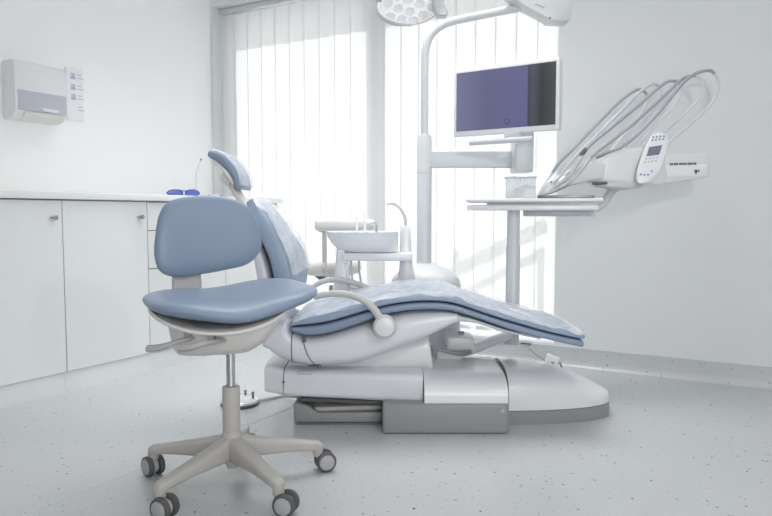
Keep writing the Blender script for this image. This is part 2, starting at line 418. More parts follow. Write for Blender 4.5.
# ================================================================ CABINETS
SC = -2.78                      # front plane
zt1 = H+on_s(70, 191.5, SC)[2]-H; 
zt1, zt0 = .915, .882
tE = 3.47                        # right end of the run
tk = .095
def tpos(u, v=300): return on_s(u, v, SC)[1]
wt = NB(); add_box(wt, SL, SC+.02, T0+.2, tE+.02, zt0, zt1, .003)
bmesh.ops.transform(wt, matrix=Matrix.Rotation(-A, 4, 'Z'), verts=wt.verts)
tag(obj('worktop', wt, M['top'], rot=-A, loc=W((SL+SC)/2, 1.5, zt0)), 'long white laminate worktop running along the left wall', 'worktop')
tA, tB, tC = tpos(62, 205), tpos(147, 205), tpos(226, 280)
wdt = tB-tA
def cabinet(ta, tb, label, kind):
    c = thing('base_cabinet', label, 'cabinet', W((SL+SC)/2, (ta+tb)/2, 0), -A, None)
    bm = NB(); add_box(bm, SL+.002, SC-.02, ta+.0005, tb-.0005, tk, zt0-.001)
    room_part('carcass', bm, M['gap'], c)
    bm = NB(); add_box(bm, SL+.05, SC-.012, ta+.0005, tb-.0005, 0, tk-.004); room_part('plinth', bm, M['cab'], c)
    g = .0022
    if kind == 'door':
        bm = NB(); add_box(bm, SC-.019, SC, ta+g, tb-g, tk, zt0-.006, .0012, 1); d = room_part('door', bm, M['cab'], c)
        bm = NB(); mt = Matrix.Translation((SC, tb-.045, .80)) @ Matrix.Rotation(PI/2, 4, 'Y')
        add_lathe(bm, [(.0, 0), (.006, 0), (.005, .012), (.011, .016), (.011, .022), (.008, .024), (0, .024)], n=16, mtx=mt)
        add_box(bm, SC+.0, SC+.012, tb-.062, tb-.045, .797, .803, .001)
        room_part('knob', bm, M['steel'], d)
    else:
        zs = [tk, .27, .445, .60, .752, zt0-.006] if kind == 'drawer' else [tk, .27, .445, .60, .752, zt0-.006]
        zs = [tk, .33, on_s(150, 269, SC)[2], on_s(150, 230.6, SC)[2], zt0-.006]
        for a_, b_ in zip(zs, zs[1:]):
            bm = NB(); add_box(bm, SC-.019, SC, ta+g, tb-g, a_+g, b_-g, .0012, 1); d = room_part('drawer', bm, M['cab'], c)
    # right end panel
    return c
cabinet(tA-wdt, tA, 'white base cabinet at the left end with one plain door and small knob', 'door')
cabinet(tA, tB, 'white base cabinet with one door directly left of the drawer cabinets', 'door')
cabinet(tB, tC, 'white drawer cabinet standing behind the blue stool backrest', 'drawer')
cabinet(tC, tE, 'white drawer cabinet at the window end of the worktop', 'drawer')

# ================================================================ DISPENSER AND CARD ON THE LEFT WALL
n_s = Vector((CA, -SA, 0))
sf = SL+.115
def s_hit(u, v, s): q = on_s(u, v, s); return (q[1], q[2])
d = thing('paper_towel_dispenser', 'white wall mounted paper towel dispenser with smoky lower window', 'dispenser', W(SL, s_hit(40, 120, sf)[0], 1.05), -A)
ta_, za = s_hit(14, 60, sf); tb_, zb = s_hit(66, 66, sf); _, zc = s_hit(66, 116, sf); _, zd = s_hit(14, 112, sf)
ztop = (za+zb)/2; zbot = (zc+zd)/2-.0
bm = NB()
# body: prism in t, profile in (s,z)
prof = [(SL, ztop-.004), (SL+.07, ztop), (sf-.02, ztop-.004), (sf-.004, ztop-.03), (sf, zbot+.04), (sf-.005, zbot+.005), (sf-.03, zbot-.022), (SL+.05, zbot-.034), (SL, zbot-.034)]
add_prism(bm, prof, ta_, tb_, .006, 3)
room_part('body', bm, M['white'], d)
_, zw = s_hit(30, 91, sf); 
bm = NB(); add_box(bm, sf-.012, sf+.0025, ta_+.014, tb_-.004, zbot+.010, zw, .002); wn = room_part('view_window', bm, M['smoke'], d)
bm = NB(); add_prism(bm, [(sf-.06, zbot-.036), (sf-.006, zbot-.014), (sf+.006, zbot+.004), (sf-.03, zbot+.0)], ta_+.05, tb_-.02, .002)
room_part('outlet_lip', bm, M['warmwhite'], d)
bm = NB(); add_box(bm, sf, sf+.006, (ta_+tb_)/2+.00, (ta_+tb_)/2+.09, zbot+.016, zbot+.032, .003); room_part('latch', bm, M['white'], d)
# instruction card right of it
pc = thing('instruction_card', 'pale printed card with small blue symbols beside the towel dispenser', 'card', W(SL, on_s(75, 90, SL)[1], 1.1), -A)
c0 = on_s(70, 66, SL+.012); c1 = on_s(82, 121, SL+.012)
tca, tcb = on_s(66.5, 90, SL+.012)[1], on_s(83.5, 90, SL+.012)[1]
ct, cb = on_s(83, 70, SL+.012)[2], on_s(83, 121, SL+.012)[2]
bm = NB(); add_box(bm, SL, SL+.012, tca, tcb, cb, ct, .002); room_part('card', bm, M['paper'], pc)
tl_ = on_s(70, 90, SL+.012)[1]; tr_ = on_s(77, 90, SL+.012)[1]
hh = (ct-cb)
pale = mat('card_pale_blue', (208, 213, 226), .6)
for f in (.15, .36, .55):
    z_ = ct-hh*f; tm = tl_+(tr_-tl_)*.4
    bm = NB(); add_box(bm, SL+.012, SL+.0132, tl_+.004, tl_+(tr_-tl_)*.75, z_-hh*.07, z_+hh*.05); pb_ = room_part('pictogram_background', bm, pale, pc)
    bm = NB(); add_prism(bm, [(tm-.012, z_-.016), (tm+.018, z_-.016), (tm+.018, z_-.006), (tm+.012, z_-.004), (tm+.010, z_+.012), (tm+.001, z_+.012), (tm, z_-.004), (tm-.012, z_-.006)], 0, .0008)
    bmesh.ops.transform(bm, matrix=Matrix.Translation((SL+.0132, 0, 0)) @ Matrix.Rotation(PI/2, 4, 'Z') @ Matrix.Scale(-1, 4, (0, 1, 0)), verts=bm.verts)
    room_part('pictogram', bm, M['inkp'], pb_)
for f in (.12, .33, .52, .74):
    for j in range(2):
        z_ = ct-hh*f-j*.018; bm = NB(); add_box(bm, SL+.012, SL+.0132, tr_+.006, tr_+.03+.012*j, z_-.003, z_+.002); room_part('print_line', bm, M['inkg'], pc)

# ================================================================ THINGS ON THE WORKTOP
gq = on_s(184, 190, SC-.06); g0 = W(gq[0], gq[1], zt1)
gg = thing('safety_goggles', 'blue safety goggles lying folded on the white worktop', 'goggles', g0, -PI/2+.5); gg.scale = (1.22, 1.22, 1.1)
def loc_part(name, bm, m, par, **k): return obj(name, bm, m, par, local=True, **k)
bm = NB()
for sy in (-1, 1):
    o_ = [(.0, .006+sy*0.0)]
    ring = [(0, sy*.006, .008), (0, sy*.03, .003), (0, sy*.062, .006), (-.01, sy*.070, .018), (-.004, sy*.045, .031), (0, sy*.012, .026)]
    add_tube(bm, ring+[ring[0]], .0035, n=8, k=5)
add_tube(bm, [(0, -.01, .022), (.003, 0, .026), (0, .01, .022)], .003, n=8)
loc_part('frame', bm, M['goggle'], gg)
for sy in (-1, 1):
    bm = NB(); pad(bm, [(.008, .008), (.03, .004), (.06, .008), (.066, .018), (.045, .029), (.012, .025)], .002, mtx=frame_mtx((0, 0, 0), Vector((0, sy, 0)), Vector((0, 0, 1)), Vector((sy, 0, 0))))
    loc_part('lens', bm, mat('blue_lens', (96, 112, 190), .12, coat=.6), gg)
    bm = NB(); add_tube(bm, [(-.008, sy*.069, .018), (-.04, sy*.068, .012), (-.075, sy*.03, .006), (-.085, -sy*.02, .0045)], .003, n=8); loc_part('temple', bm, M['goggle'], gg)
# instrument stand with thin probe
q = on_s(196.5, 190, SC-.12); i0 = W(q[0], q[1], zt1)
it = thing('dental_probe', 'thin upright probe with a small tip standing behind the goggles', 'probe', i0)
bm = NB(); add_lathe(bm, [(0, 0), (.018, 0), (.018, .006), (.006, .012), (.004, .03), (0, .03)], n=20); loc_part('foot', bm, M['white'], it)
top = P(201, 159.5, i0.y)-i0
bm = NB(); add_tube(bm, [(0, 0, .01), (0, 0, .05), (.0, 0, top.z*.6), (top.x*.45, 0, top.z*.82), (top.x, 0, top.z)], [.003, .003, .0026, .0022, .002], n=8); loc_part('stem', bm, M['hosel'], it)
bm = NB(); add_lathe(bm, [(0, -.007), (.005, -.005), (.007, 0), (.005, .005), (0, .007)], c=top, n=14); loc_part('tip', bm, M['steel'], it)
q = on_s(214, 190, SC-.2)
cp = thing('small_dish', 'tiny clear dish on the worktop near the window reveal', 'dish', W(q[0], q[1], zt1))
bm = NB(); add_lathe(bm, [(0, 0), (.025, 0), (.034, .012), (.036, .02), (.033, .02), (.03, .012), (.022, .004), (0, .004)], n=24); loc_part('bowl', bm, M['clear'], cp)

# ================================================================ BLUE OPERATOR STOOL
SY = 2.0; SX = P(231.5, 420, SY).x
def star_base(root, col_h, cover_h, m_arm, m_cover, ang0=22, R=.273, wheels=True, cr_=.0265):
    bm = NB(); add_lathe(bm, [(0, .052), (.016, .052), (.018, .06), (.03, .085), (.04, .11), (.036, .14), (.028, .158), (.026, .165), (0, .165)], n=28); hub = loc_part('base_hub', bm, m_arm, root)
    for i in range(5):
        a = math.radians(ang0+72*i); d = Vector((math.cos(a), math.sin(a), 0)); p = Vector((-d.y, d.x, 0))
        rings = []
        for f, w_, zt, zb in ((.02, .026, .154, .078), (.12, .027, .149, .078), (.3, .026, .136, .080), (.55, .023, .121, .080), (.8, .020, .107, .076), (.93, .0195, .100, .072), (1.0, .017, .097, .066), (1.03, .012, .090, .066)):
            c = d*(f*R); r = []
            for j in range(16):
                t_ = 2*PI*(j+.5)/16; r.append(c+p*spow(math.cos(t_), .5)*w_+Vector((0, 0, (zt+zb)/2+spow(math.sin(t_), .5)*(zt-zb)/2)))
            rings.append(r)
        bm = NB(); add_loft(bm, rings); add_lathe(bm, [(0, .05), (.0135, .05), (.0165, .058), (.017, .085), (0, .085)], c=d*R*.985, n=18)
        loc_part('base_arm', bm, m_arm, root)
        # caster
        sw = a+(.9, -.6, 1.2, .3, -1.0)[i]*.5+ (PI/2 if False else 0)
        yaw = (.35, 1.2, -.75, -.45, -.25)[i]; of_ = (.024, .012, -.003, .016, .022)[i] 
        ax = Vector((math.sin(yaw), -math.cos(yaw), 0))      # wheel axle direction (roughly facing the camera)
        fw = Vector((-ax.y, ax.x, 0)); c = d*R*.985+fw*of_+Vector((0, 0, .032))
        cc = bpy.data.objects.new('caster', None)
        bm = NB(); m_ = frame_mtx(c, fw, Vector((0, 0, 1)), ax)
        add_lathe(bm, [(0, -.007), (.022, -.007), (.024, 0), (.022, .007), (0, .007)], n=20, mtx=m_)
        add_lathe(bm, [(0, 0), (.005, 0), (.005, .03), (0, .03)], c=d*R*.985+Vector((0, 0, .035)), n=10)
        cas = loc_part('caster', bm, M['hub'], root)
        for sg in (-1, 1):
            bm = NB(); m2 = frame_mtx(c+ax*sg*.017, fw, Vector((0, 0, 1)), ax*sg)
            add_lathe(bm, [(.0, -.008), (.027, -.008), (.0318, -.006), (.032, .003), (.030, .008), (.0255, .0095), (.0245, .006), (0, .006)], n=32, mtx=m2)
            wo = loc_part('wheel', bm, M['tire'], cas)
            bm = NB(); add_lathe(bm, [(0, .0055), (.0245, .0055), (.0240, .0098), (.021, .0115), (0, .012)], n=28, mtx=m2)
            loc_part('wheel_cap', bm, M['hub'], cas)
    bm = NB(); add_lathe(bm, [(0, .15), (.0262, .15), (.0262, cover_h-.004), (.024, cover_h), (0, cover_h)], n=28); loc_part('column_cover', bm, m_cover, root)
    bm = NB(); add_lathe(bm, [(0, cover_h-.01), (.0135, cover_h-.01), (.0135, col_h), (0, col_h)], n=24); loc_part('gas_rod', bm, M['chrome'], root)

st = thing('dental_stool', 'blue vinyl dental stool on a grey five-star caster base in the foreground', 'stool', (SX, SY, 0))
star_base(st, .44, P(232, 386, SY).z, M['greige'], M['greige'])
# seat pad
phi = math.radians(27)
RS = Matrix.Translation((SX-.001, SY+.02, .560)) @ Matrix.Rotation(phi, 4, 'Z')
def seatfn(x, y):
    r = math.hypot(x/.25, y/.22); u_ = x*math.cos(phi)-y*math.sin(phi)       # u_: across the view
    w_ = math.exp(-((x+.01)/.11)**2)
    return .016*(abs(x)/.25)**2 + .012*(x/.25) + .013*max(0, y/.22)**1.5*(.45+.55*max(0, min(1, (x+.12)/.24))) - .012*w_*(1-.3*y/.22) - .010*max(0, -y/.22)**2*w_
outl = []
for j in range(24):
    a = 2*PI*j/24; outl.append((.247*spow(math.cos(a), .6), .215*spow(math.sin(a), .68)))
bm = NB(); pad(bm, outl, .060, seatfn, RS, edge=.5, rings=(0, .3, .55, .72, .84, .91, .95, .975, .99, 1)); seat = obj('seat', bm, M['blue'], st)
# shell under the seat
RSh = Matrix.Translation((SX-.030, SY+.012, .512)) @ Matrix.Rotation(phi*.55, 4, 'Z')
o2 = [(x*.80, y*.92) for x, y in outl]
def shellfn(x, y): return .050*min(1.1, abs(x)/.195)**2 - .014 + .008*(y/.2)
bm = NB(); pad(bm, o2, .024, shellfn, RSh, edge=.4); ssh = obj('seat_shell', bm, M['warmwhite'], st)
bm = NB(); add_tube(bm, [RSh @ Vector((x, y, shellfn(x, y)+.002)) for x, y in cr([(x*1.004, y*1.004) for x, y in o2], 4, closed=True)+[(o2[0][0]*1.004, o2[0][1]*1.004)]], .0055, n=8, k=1); obj('shell_rim', bm, M['warmwhite'], ssh)
bm = NB()
rings = []
for z, xa_, xb_, hy, tl in ((.410, -.11, .06, .07, 0), (.414, -.13, .09, .10, 0), (.432, -.14, .12, .125, .1), (.46, -.145, .15, .15, .25), (.485, -.15, .172, .165, .5), (.500, -.155, .185, .172, .8)):
    rr_ = []
    for j in range(40):
        x = (xa_+xb_)/2+(xb_-xa_)/2*spow(math.cos(2*PI*j/40), .6)
        rr_.append(RSh @ Vector((x, hy*spow(math.sin(2*PI*j/40), .6), z-.512+tl*.05*(abs(x)/.195)**2)))
    rings.append(rr_)
add_loft(bm, rings); obj('mechanism_housing', bm, M['warmwhite'], st)
for u, v in ((190, 333), (213, 336)):
    bm = NB(); p = P(u, v, 1.86); add_box(bm, p.x-.009, p.x+.009, p.y-.03, p.y+.05, p.z-.013, p.z+.013, .003); obj('lever_slot', bm, M['hub'], st)
# levers on the left
def lever(pts, Y, r, par):
    bm = NB(); add_tube(bm, [P(u, v, y) for u, v, y in pts], r, n=12, flat=.7); return obj('lever', bm, M['hub'], par)
lever([(200, 335, 1.90), (188, 339, 1.83), (174, 343, 1.80), (160, 347.5, 1.79), (147, 348.5, 1.79)], 0, [.012, .010, .009, .013, .012], st)
lever([(226, 340, 1.90), (214, 342, 1.80), (202, 344, 1.76), (190, 347.5, 1.75), (179, 348.5, 1.75)], 0, [.011, .011, .012, .014, .012], st)
# backrest
bn = Vector((math.sin(phi), -math.cos(phi), 0.10)).normalized()
bp0 = P(206, 236, 2.27)
bx = Vector((math.cos(phi), math.sin(phi), 0)); by = bn.cross(bx).normalized()
if by.z < 0: by = -by
bz = bx.cross(by); bz = bz if bz.dot(bn) > 0 else -bz
ol = [(167, 203), (185, 197), (212, 195.5), (236, 200), (251, 212), (259, 232), (259, 250), (247, 264), (225, 270), (200, 274.5), (176, 277), (160, 272), (153.5, 256), (155, 232), (159, 214)]
o3 = []
for u, v in ol:
    q = PP(u, v, bp0, bn)-bp0; o3.append((q.dot(bx), q.dot(by)))
BM = frame_mtx(bp0, bx, by, bz)
bm = NB(); pad(bm, o3, .05, lambda x, y: .55*x*x-.0, BM, edge=.45); br = obj('backrest', bm, M['blue'], st)
bm = NB(); pad(bm, [(x*.93, y*.93) for x, y in o3], .02, lambda x, y: .55*x*x-.03, BM, edge=.4); obj('backrest_shell', bm, M['armg'], br)
# back bracket
def bvec(u, v, off): return PP(u, v, bp0-bz*off, bn)
bm = NB()
cbk = bp0-bz*.035-bx*.062
rings = []
seatback = RSh @ Vector((0.0, .12, -.03))
for c, hw, hd in ((cbk+by*.06, .042, .006), (cbk-by*.10, .046, .007), (cbk-by*.19-bz*.005, .05, .009), (cbk-by*.25+bz*.01, .05, .010), (Vector(cbk-by*.29+bz*.05), .05, .010), (seatback, .05, .012)):
    up_ = Vector((0, 0, 1)) if c is seatback else bz
    rings.append([c+bx*spow(math.cos(2*PI*(j+.5)/16), .4)*hw+up_*spow(math.sin(2*PI*(j+.5)/16), .4)*hd for j in range(16)])
add_loft(bm, rings); obj('back_bracket', bm, M['armg'], st)

# ================================================================ DENTAL CHAIR
YN, YF = 2.45, 2.95
dc = thing('dental_chair', 'reclined blue and white dental treatment chair in the middle of the room', 'dental chair', (.15, 2.75, 0))
cush = [(293, 321, 333), (308, 315, 337), (330, 311, 334.5), (360, 303, 325), (390, 297, 315), (420, 293.5, 311), (450, 296, 312), (480, 305, 320.5), (520, 317, 334), (555, 327, 342.5), (582, 332.5, 348.5)]
def wy(u):
    if u < 460: return YN, YF
    f = (u-460)/120; return YN+.0*f, YF-.06*f
def split(lst, f0, f1, dy=0.0):
    out = []
    for u, t_, b_ in lst:
        a, b = wy(u); out.append((u, t_+(b_-t_)*f0, t_+(b_-t_)*f1, a+dy, b-dy))
    return out
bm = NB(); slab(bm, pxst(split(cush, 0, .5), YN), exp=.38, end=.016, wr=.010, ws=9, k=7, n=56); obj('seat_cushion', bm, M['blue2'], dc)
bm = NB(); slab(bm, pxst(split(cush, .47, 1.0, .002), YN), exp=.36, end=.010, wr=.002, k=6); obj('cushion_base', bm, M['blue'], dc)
# white shell
sh = [(292, 331, 366), (308, 336, 369), (330, 333, 369), (350, 327, 368), (372, 320, 363), (400, 312, 352), (425, 310, 342), (442, 310, 333), (456, 312, 325)]
bm = NB(); slab(bm, pxst(sh, YN+.015, YN+.015, YF-.015), exp=.5, end=.012, ends=(0, 1), k=6); obj('seat_shell', bm, M['shell'], dc)
sh1 = [(267, 336, 351), (273, 328, 358), (282, 322, 364), (291, 331, 366)]
bm = NB(); slab(bm, pxst(sh1, YN+.018, YN+.018, YF-.018), exp=.5, end=.02, ends=(1, 0), k=5); obj('hip_cover', bm, M['shell'], dc)
bm = NB(); slab(bm, pxst([(291.0, 331, 366.3), (292.0, 331, 366.3)], YN+.016, YN+.016, YF-.016), exp=.5, ends=(0, 0)); obj('shell_seam', bm, M['gasket'], dc)
# second seam curving down the side
bm = NB(); add_tube(bm, [P(303, 338, YN+.016), P(305, 348, YN+.013), P(310, 359, YN+.016), P(319, 368, YN+.04)], .0016, n=6); obj('side_seam', bm, M['gasket'], dc)
bm = NB(); add_box(bm, P(302, 336, YN).x, P(305.5, 336, YN).x, YN+.01, YN+.02, P(302, 343, YN).z, P(302, 337, YN).z, .002); obj('clip', bm, M['gasket'], dc)
# leg rest support underneath
lg = [(450, 312, 324), (475, 319, 325), (505, 329, 334), (540, 337.5, 341)]
bm = NB(); slab(bm, pxst(lg, YN+.03, YN+.05, YF-.09), exp=.45, end=.008); obj('leg_rest_shell', bm, M['shell'], dc)
# --- backrest
bk = [(283, 290, 306, 290, .0), (281, 262, 303, 268, 0)]
def bst(lst, Yn):
    out = []
    for (u0, v0, u1, v1, a, b) in lst:
        p = P(u0, v0, Yn); q = P(u1, v1, Yn); out.append((p.x, p.z, q.x, q.z, a, b))
    return out
back_front = bst([(272, 294, 293, 292, 2.46, 2.94), (271, 280, 294, 275, 2.46, 2.94), (266, 260, 289, 252, 2.46, 2.93), (256, 238, 276, 228, 2.48, 2.90), (246, 219, 261, 209, 2.52, 2.86), (240, 206, 249, 199, 2.56, 2.82)], 2.46)
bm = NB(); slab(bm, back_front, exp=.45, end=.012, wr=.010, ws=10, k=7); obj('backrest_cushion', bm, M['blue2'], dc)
back_rear = bst([(254, 296, 271, 292, 2.50, 2.90), (252, 280, 269, 276, 2.50, 2.90), (249, 262, 263, 258, 2.51, 2.89), (245, 242, 255, 238, 2.53, 2.85), (240, 222, 247, 220, 2.57, 2.81)], 2.46)
bm = NB(); slab(bm, back_rear, exp=.5, end=.012, k=6); obj('backrest_shell', bm, M['shell'], dc)
bm = NB(); slab(bm, bst([(268, 330, 290, 334, 2.56, 2.84), (262, 312, 284, 312, 2.56, 2.84), (256, 292, 274, 290, 2.56, 2.84)], 2.5), exp=.5, end=.01); obj('recline_hinge', bm, M['shell'], dc)
# --- headrest
hb = NB()
hYn, hYf = 2.56, 2.80
hr = bst([(208.5, 158.5, 212, 149.5, hYn, hYf), (218, 164, 223, 153.5, hYn-.005, hYf+.005), (226.5, 170, 232, 163, hYn-.005, hYf+.005), (231, 178, 238, 173, hYn, hYf), (233, 186, 240.5, 185, hYn+.005, hYf-.005)], hYn)
bm = NB(); slab(bm, hr, exp=.5, end=.012, k=6); hrest = obj('headrest', bm, M['blue'], dc)
bm = NB(); slab(bm, bst([(211.5, 162, 213, 157, hYn+.01, hYf-.01), (218, 169, 220, 163, hYn+.01, hYf-.01), (225, 177.5, 228, 170, hYn+.01, hYf-.01), (230.5, 186, 233, 179, hYn+.015, hYf-.015)], hYn), exp=.5, end=.006); obj('headrest_shell', bm, M['whitev'], hrest)
bm = NB()
slab(bm, bst([(224, 182, 229, 178, 2.62, 2.72), (233, 196, 238, 192, 2.62, 2.72), (243, 212, 247, 208, 2.63, 2.71)], 2.62), exp=.45, end=.006)
slab(bm, bst([(221, 181, 226, 172, 2.60, 2.74), (228, 187, 232, 177, 2.60, 2.74)], 2.62), exp=.45, end=.006)
obj('headrest_bracket', bm, M['warmwhite'], dc)
# --- armrests
def armrest(Y, pts, disc, nm):
    bm = NB(); add_tube(bm, [P(u, v, Y) for u, v in pts], [.010, .012, .0125, .0125, .013, .0145, .016, .017][:len(pts)], n=16, k=6, flat=1.0)
    a = obj('armrest', bm, M['armg'], dc)
    c = P(disc[0], disc[1], Y); m_ = Matrix.Translation(c) @ Matrix.Rotation(PI/2, 4, 'X')
    bm = NB(); add_lathe(bm, [(0, -.03), (.030, -.03), (.042, -.02), (.044, .0), (.041, .012), (.036, .014), (0, .014)], n=36, mtx=m_); obj('pivot_ring', bm, M['armg'], a)
    bm = NB(); add_lathe(bm, [(0, .012), (.0345, .012), (.0335, .0175), (.028, .0195), (0, .020)], n=36, mtx=m_); obj('pivot_cap', bm, M['white'], a)
armrest(2.43, [(314, 297), (322, 295), (336, 293.5), (352, 295.5), (366, 302), (376, 312), (381, 321)], (384.5, 326.5), 'near')
armrest(2.975, [(312, 288), (320, 282.5), (333, 279.5), (347, 281), (360, 285), (370, 291), (375, 300)], (378, 306), 'far')
# --- base
g = M['plinth']
yP, yB, yD = PZ(345, 425).y, PZ(445, 434.5).y, PZ(545, 424).y
zP = P(345, 403, yP).z
bm = NB(); rings = []
# cast floor plate with a raised rim
add_box(bm, XB(294, yP), XB(386, yP), yP, yP+.40, 0, .02, .008, 3)
xa_, xb_ = XB(293.5, yP), XB(386, yP)
poly = [(xa_+.012, 0), (xb_, 0), (xb_, P(386, 412, yP).z), (XB(335, yP), P(335, 412.5, yP).z), (XB(318, yP), P(318, 413, yP).z), (XB(308, yP), P(308, 406, yP).z), (xa_+.006, zP), (xa_, zP-.012), (xa_, .02)]
add_prism(bm, poly, yP, yP+.028, .008, 3); add_prism(bm, poly, yP+.37, yP+.40, .008, 3)
add_box(bm, xa_, xa_+.03, yP+.005, yP+.395, .0, zP-.004, .008, 3)
bpl = obj('floor_plate', bm, g, dc)
x0, x1 = XB(382.5, yB), XB(509, yB)
zB = P(460, 407.5, yB).z
bm = NB(); add_box(bm, x0, x1, yB, yB+.52, 0, zB+.012, .012, 4); obj('base_block', bm, g, dc)
# lower link arm (grey) and upper arm cover (white)
bm = NB(); slab(bm, bst([(316, 413, 316, 407, 2.60, 2.72), (350, 412, 350, 405.5, 2.60, 2.72), (425, 409, 425, 404, 2.60, 2.72)], 2.60), exp=.4, end=.01); obj('lower_link', bm, M['armg'], dc)
bm = NB(); slab(bm, bst([(302, 402, 302, 397, 2.56, 2.84), (424, 408, 424, 402, 2.56, 2.84)], 2.56), exp=.35, end=.006); obj('upper_link', bm, M['gasket'], dc)
bm = NB(); slab(bm, bst([(284, 398.5, 284, 369.5, 2.52, 2.90), (300, 399.5, 300, 370, 2.52, 2.90), (360, 402.5, 360, 371, 2.52, 2.90), (423, 406, 423, 372, 2.51, 2.90)], 2.52), exp=.33, end=.012, ends=(0, 0), n=48); lc = obj('lift_arm_cover', bm, M['shell'], dc)
bm = NB(); slab(bm, bst([(265, 394.5, 265, 365.5, 2.53, 2.89), (283, 398, 283, 369.5, 2.53, 2.89)], 2.52), exp=.25, end=.005, ends=(1, 0)); hc = obj('lift_arm_end', bm, M['shell'], dc)
bm = NB(); add_lathe(bm, [(0, -.002), (.0045, -.002), (.0045, .003), (0, .003)], n=12, mtx=Matrix.Translation(P(283.5, 382, 2.52)) @ Matrix.Rotation(PI/2, 4, 'X')); obj('screw', bm, M['gasket'], dc)
bm = NB(); add_box(bm, X(296, 2.52), X(311, 2.52), 2.519, 2.53, P(0, 375, 2.52).z, P(0, 371.5, 2.52).z, .001); obj('slot', bm, M['armg'], dc)
bm = NB(); slab(bm, bst([(300, 372.5, 300, 369, 2.58, 2.84), (318, 373, 318, 366, 2.58, 2.84)], 2.55), exp=.4, end=.006); obj('tilt_joint', bm, M['plinth'], dc)
bm = NB(); slab(bm, bst([(290, 374, 290, 361, 2.60, 2.82), (330, 374, 330, 360, 2.60, 2.82), (390, 374, 390, 345, 2.60, 2.82), (432, 374, 426, 334, 2.60, 2.82)], 2.58), exp=.6, end=.01); obj('seat_support', bm, M['white'], dc)
# mid cover (white)
def cover(name, u0, u1, y0, y1, zb, zt_fn, m, nose=False, k=14, par=dc):
    """body whose plan and height vary along x"""
    bm = NB(); rings = []
    xa, xb = XB(u0, y0), XB(u1, (y0+y1)/2 if nose else y0)
    for i in range(k+1):
        f = i/k
        if nose: f = 1-(1-f)**1.8
        x = xa+(xb-xa)*f
        w_ = math.sqrt(max(1-(max(0, (f-.15)/.85))**2.4, .0012)) if nose else 1
        hw = (y1-y0)/2*w_; yc = (y0+y1)/2; zt = zt_fn(f)
        zt = zb+(zt-zb)*(max(w_, .06)**.8 if nose else 1)
        r = []
        for j in range(33):
            a = PI*j/32; r.append(Vector((x, yc-spow(math.cos(a), .55)*hw, zb+(zt-zb)*abs(math.sin(a))**.6)))
        rings.append(r)
    add_loft(bm, rings); return obj(name, bm, m, par)
cover('base_cover', 424.5, 508.2, yB+.012, yB+.515, zB+.011, lambda f: .212-.004*f, M['white'])
def zn(f): return .185-.035*f**1.5
# foot dome
dome = NB()
def nosebody(name, u0, u1, y0, y1, zb, zt0_, zt1_, m, roundtop=True):
    bm = NB(); rings = []; xa = XB(u0, y0); xb = XB(u1, (y0+y1)/2)
    for i in range(25):
        th = i/24*PI/2; f = math.sin(th)*.999; w_ = max(math.cos(th)**.78 if f > .0 else 1, .01)
        fx = f
        x = xa+(xb-xa)*fx; hw = (y1-y0)/2*w_; yc = (y0+y1)/2
        zt = zb+(zt0_-zb)*(1-fx**2.2)+(zt1_-zb)*fx**2.2
        r = []
        for j in range(33):
            a = PI*j/32; e1, e2 = (.6, .62) if roundtop else (.12, .12)
            r.append(Vector((x, yc-spow(math.cos(a), e1)*hw, zb+(zt-zb)*abs(math.sin(a))**e2)))
        rings.append(r)
    add_loft(bm, rings); return obj(name, bm, m, dc)
zS = P(545, 409, yD).z
nosebody('foot_skirt', 509, 607, yD-.01, yB+.50, 0, zS, zS-.004, g, False)
nosebody('foot_cover', 509, 606.5, yD-.02, yB+.505, zS-.001, .206, .088, M['white'])
bm = NB(); 
rings = []
for dx in (0, .003):
    rings.append([Vector((XB(508.5, yB)+dx, yB+.26-spow(math.cos(PI*j/32), .55)*.256, .01+.199*abs(math.sin(PI*j/32))**.6)) for j in range(33)])
add_loft(bm, rings); obj('cover_seam', bm, M['plinth'], dc)
for u, v, y_, m_ in ((428, 410.5, 2.49, M['gasket']), (503, 411, yB, M['hub'])):
    bm = NB(); add_lathe(bm, [(0, -.002), (.008, -.002), (.008, .003), (0, .004)], n=16, mtx=Matrix.Translation(P(u-.5, v, y_)) @ Matrix.Rotation(PI/2, 4, 'X')); obj('bolt', bm, m_, dc)
bm = NB(); slab(bm, bst([(424.5, 411, 430, 411, 2.492, 2.515), (424.5, 384, 430, 384, 2.492, 2.515)], 2.5), exp=.4, end=.006, es=2); obj('pivot_plate', bm, M['shell'], dc)

# protective film over seat and legs: wrinkled sheet following the cushion
def film_sheet(name, stations, label, amp, over=.025, drop=.03, seed=0.0, y_in=0.0):
    """stations: (x,z,nx,nz,y0,y1) top line with normal"""
    q = cr(stations, 9); bm = NB(); rows = []
    for i, s in enumerate(q):
        row = []; n = 44
        for j in range(n+1):
            f = j/n; y = s[4]-over+(s[5]-s[4]+2*over)*f
            e = 0
            if f < .07: e = -drop*((.07-f)/.07)**1.2*(.6+.5*noise.noise(Vector((s[0]*18, seed, 3))))
            if f > .93: e = -drop*((f-.93)/.07)**1.2
            pz = Vector((s[0]*13+seed, y*9, s[1]*13))
            wv = abs(noise.noise(pz))*amp + abs(noise.noise(pz*2.3))*amp*.5
            h = .004+wv+e
            row.append(bm.verts.new((s[0]+s[2]*h, y, s[1]+s[3]*h)))
        rows.append(row)
    for a, b in zip(rows, rows[1:]):
        for j in range(len(a)-1): bm.faces.new((a[j], a[j+1], b[j+1], b[j]))
    y0 = sum(s[4] for s in stations)/len(stations)
    cx = sum(s[0] for s in stations)/len(stations); zz = min(s[1] for s in stations)
    o = obj(name, bm, M['film'], rot=.0001, loc=(cx, (stations[0][4]+stations[0][5])/2, zz), sharp=80)
    return tag(o, label, 'plastic film')
stn = []
for u, t_, b_ in cush:
    a, b = wy(u); p = P(u, t_, YN); stn.append((p.x, p.z, 0, 1, a, b))
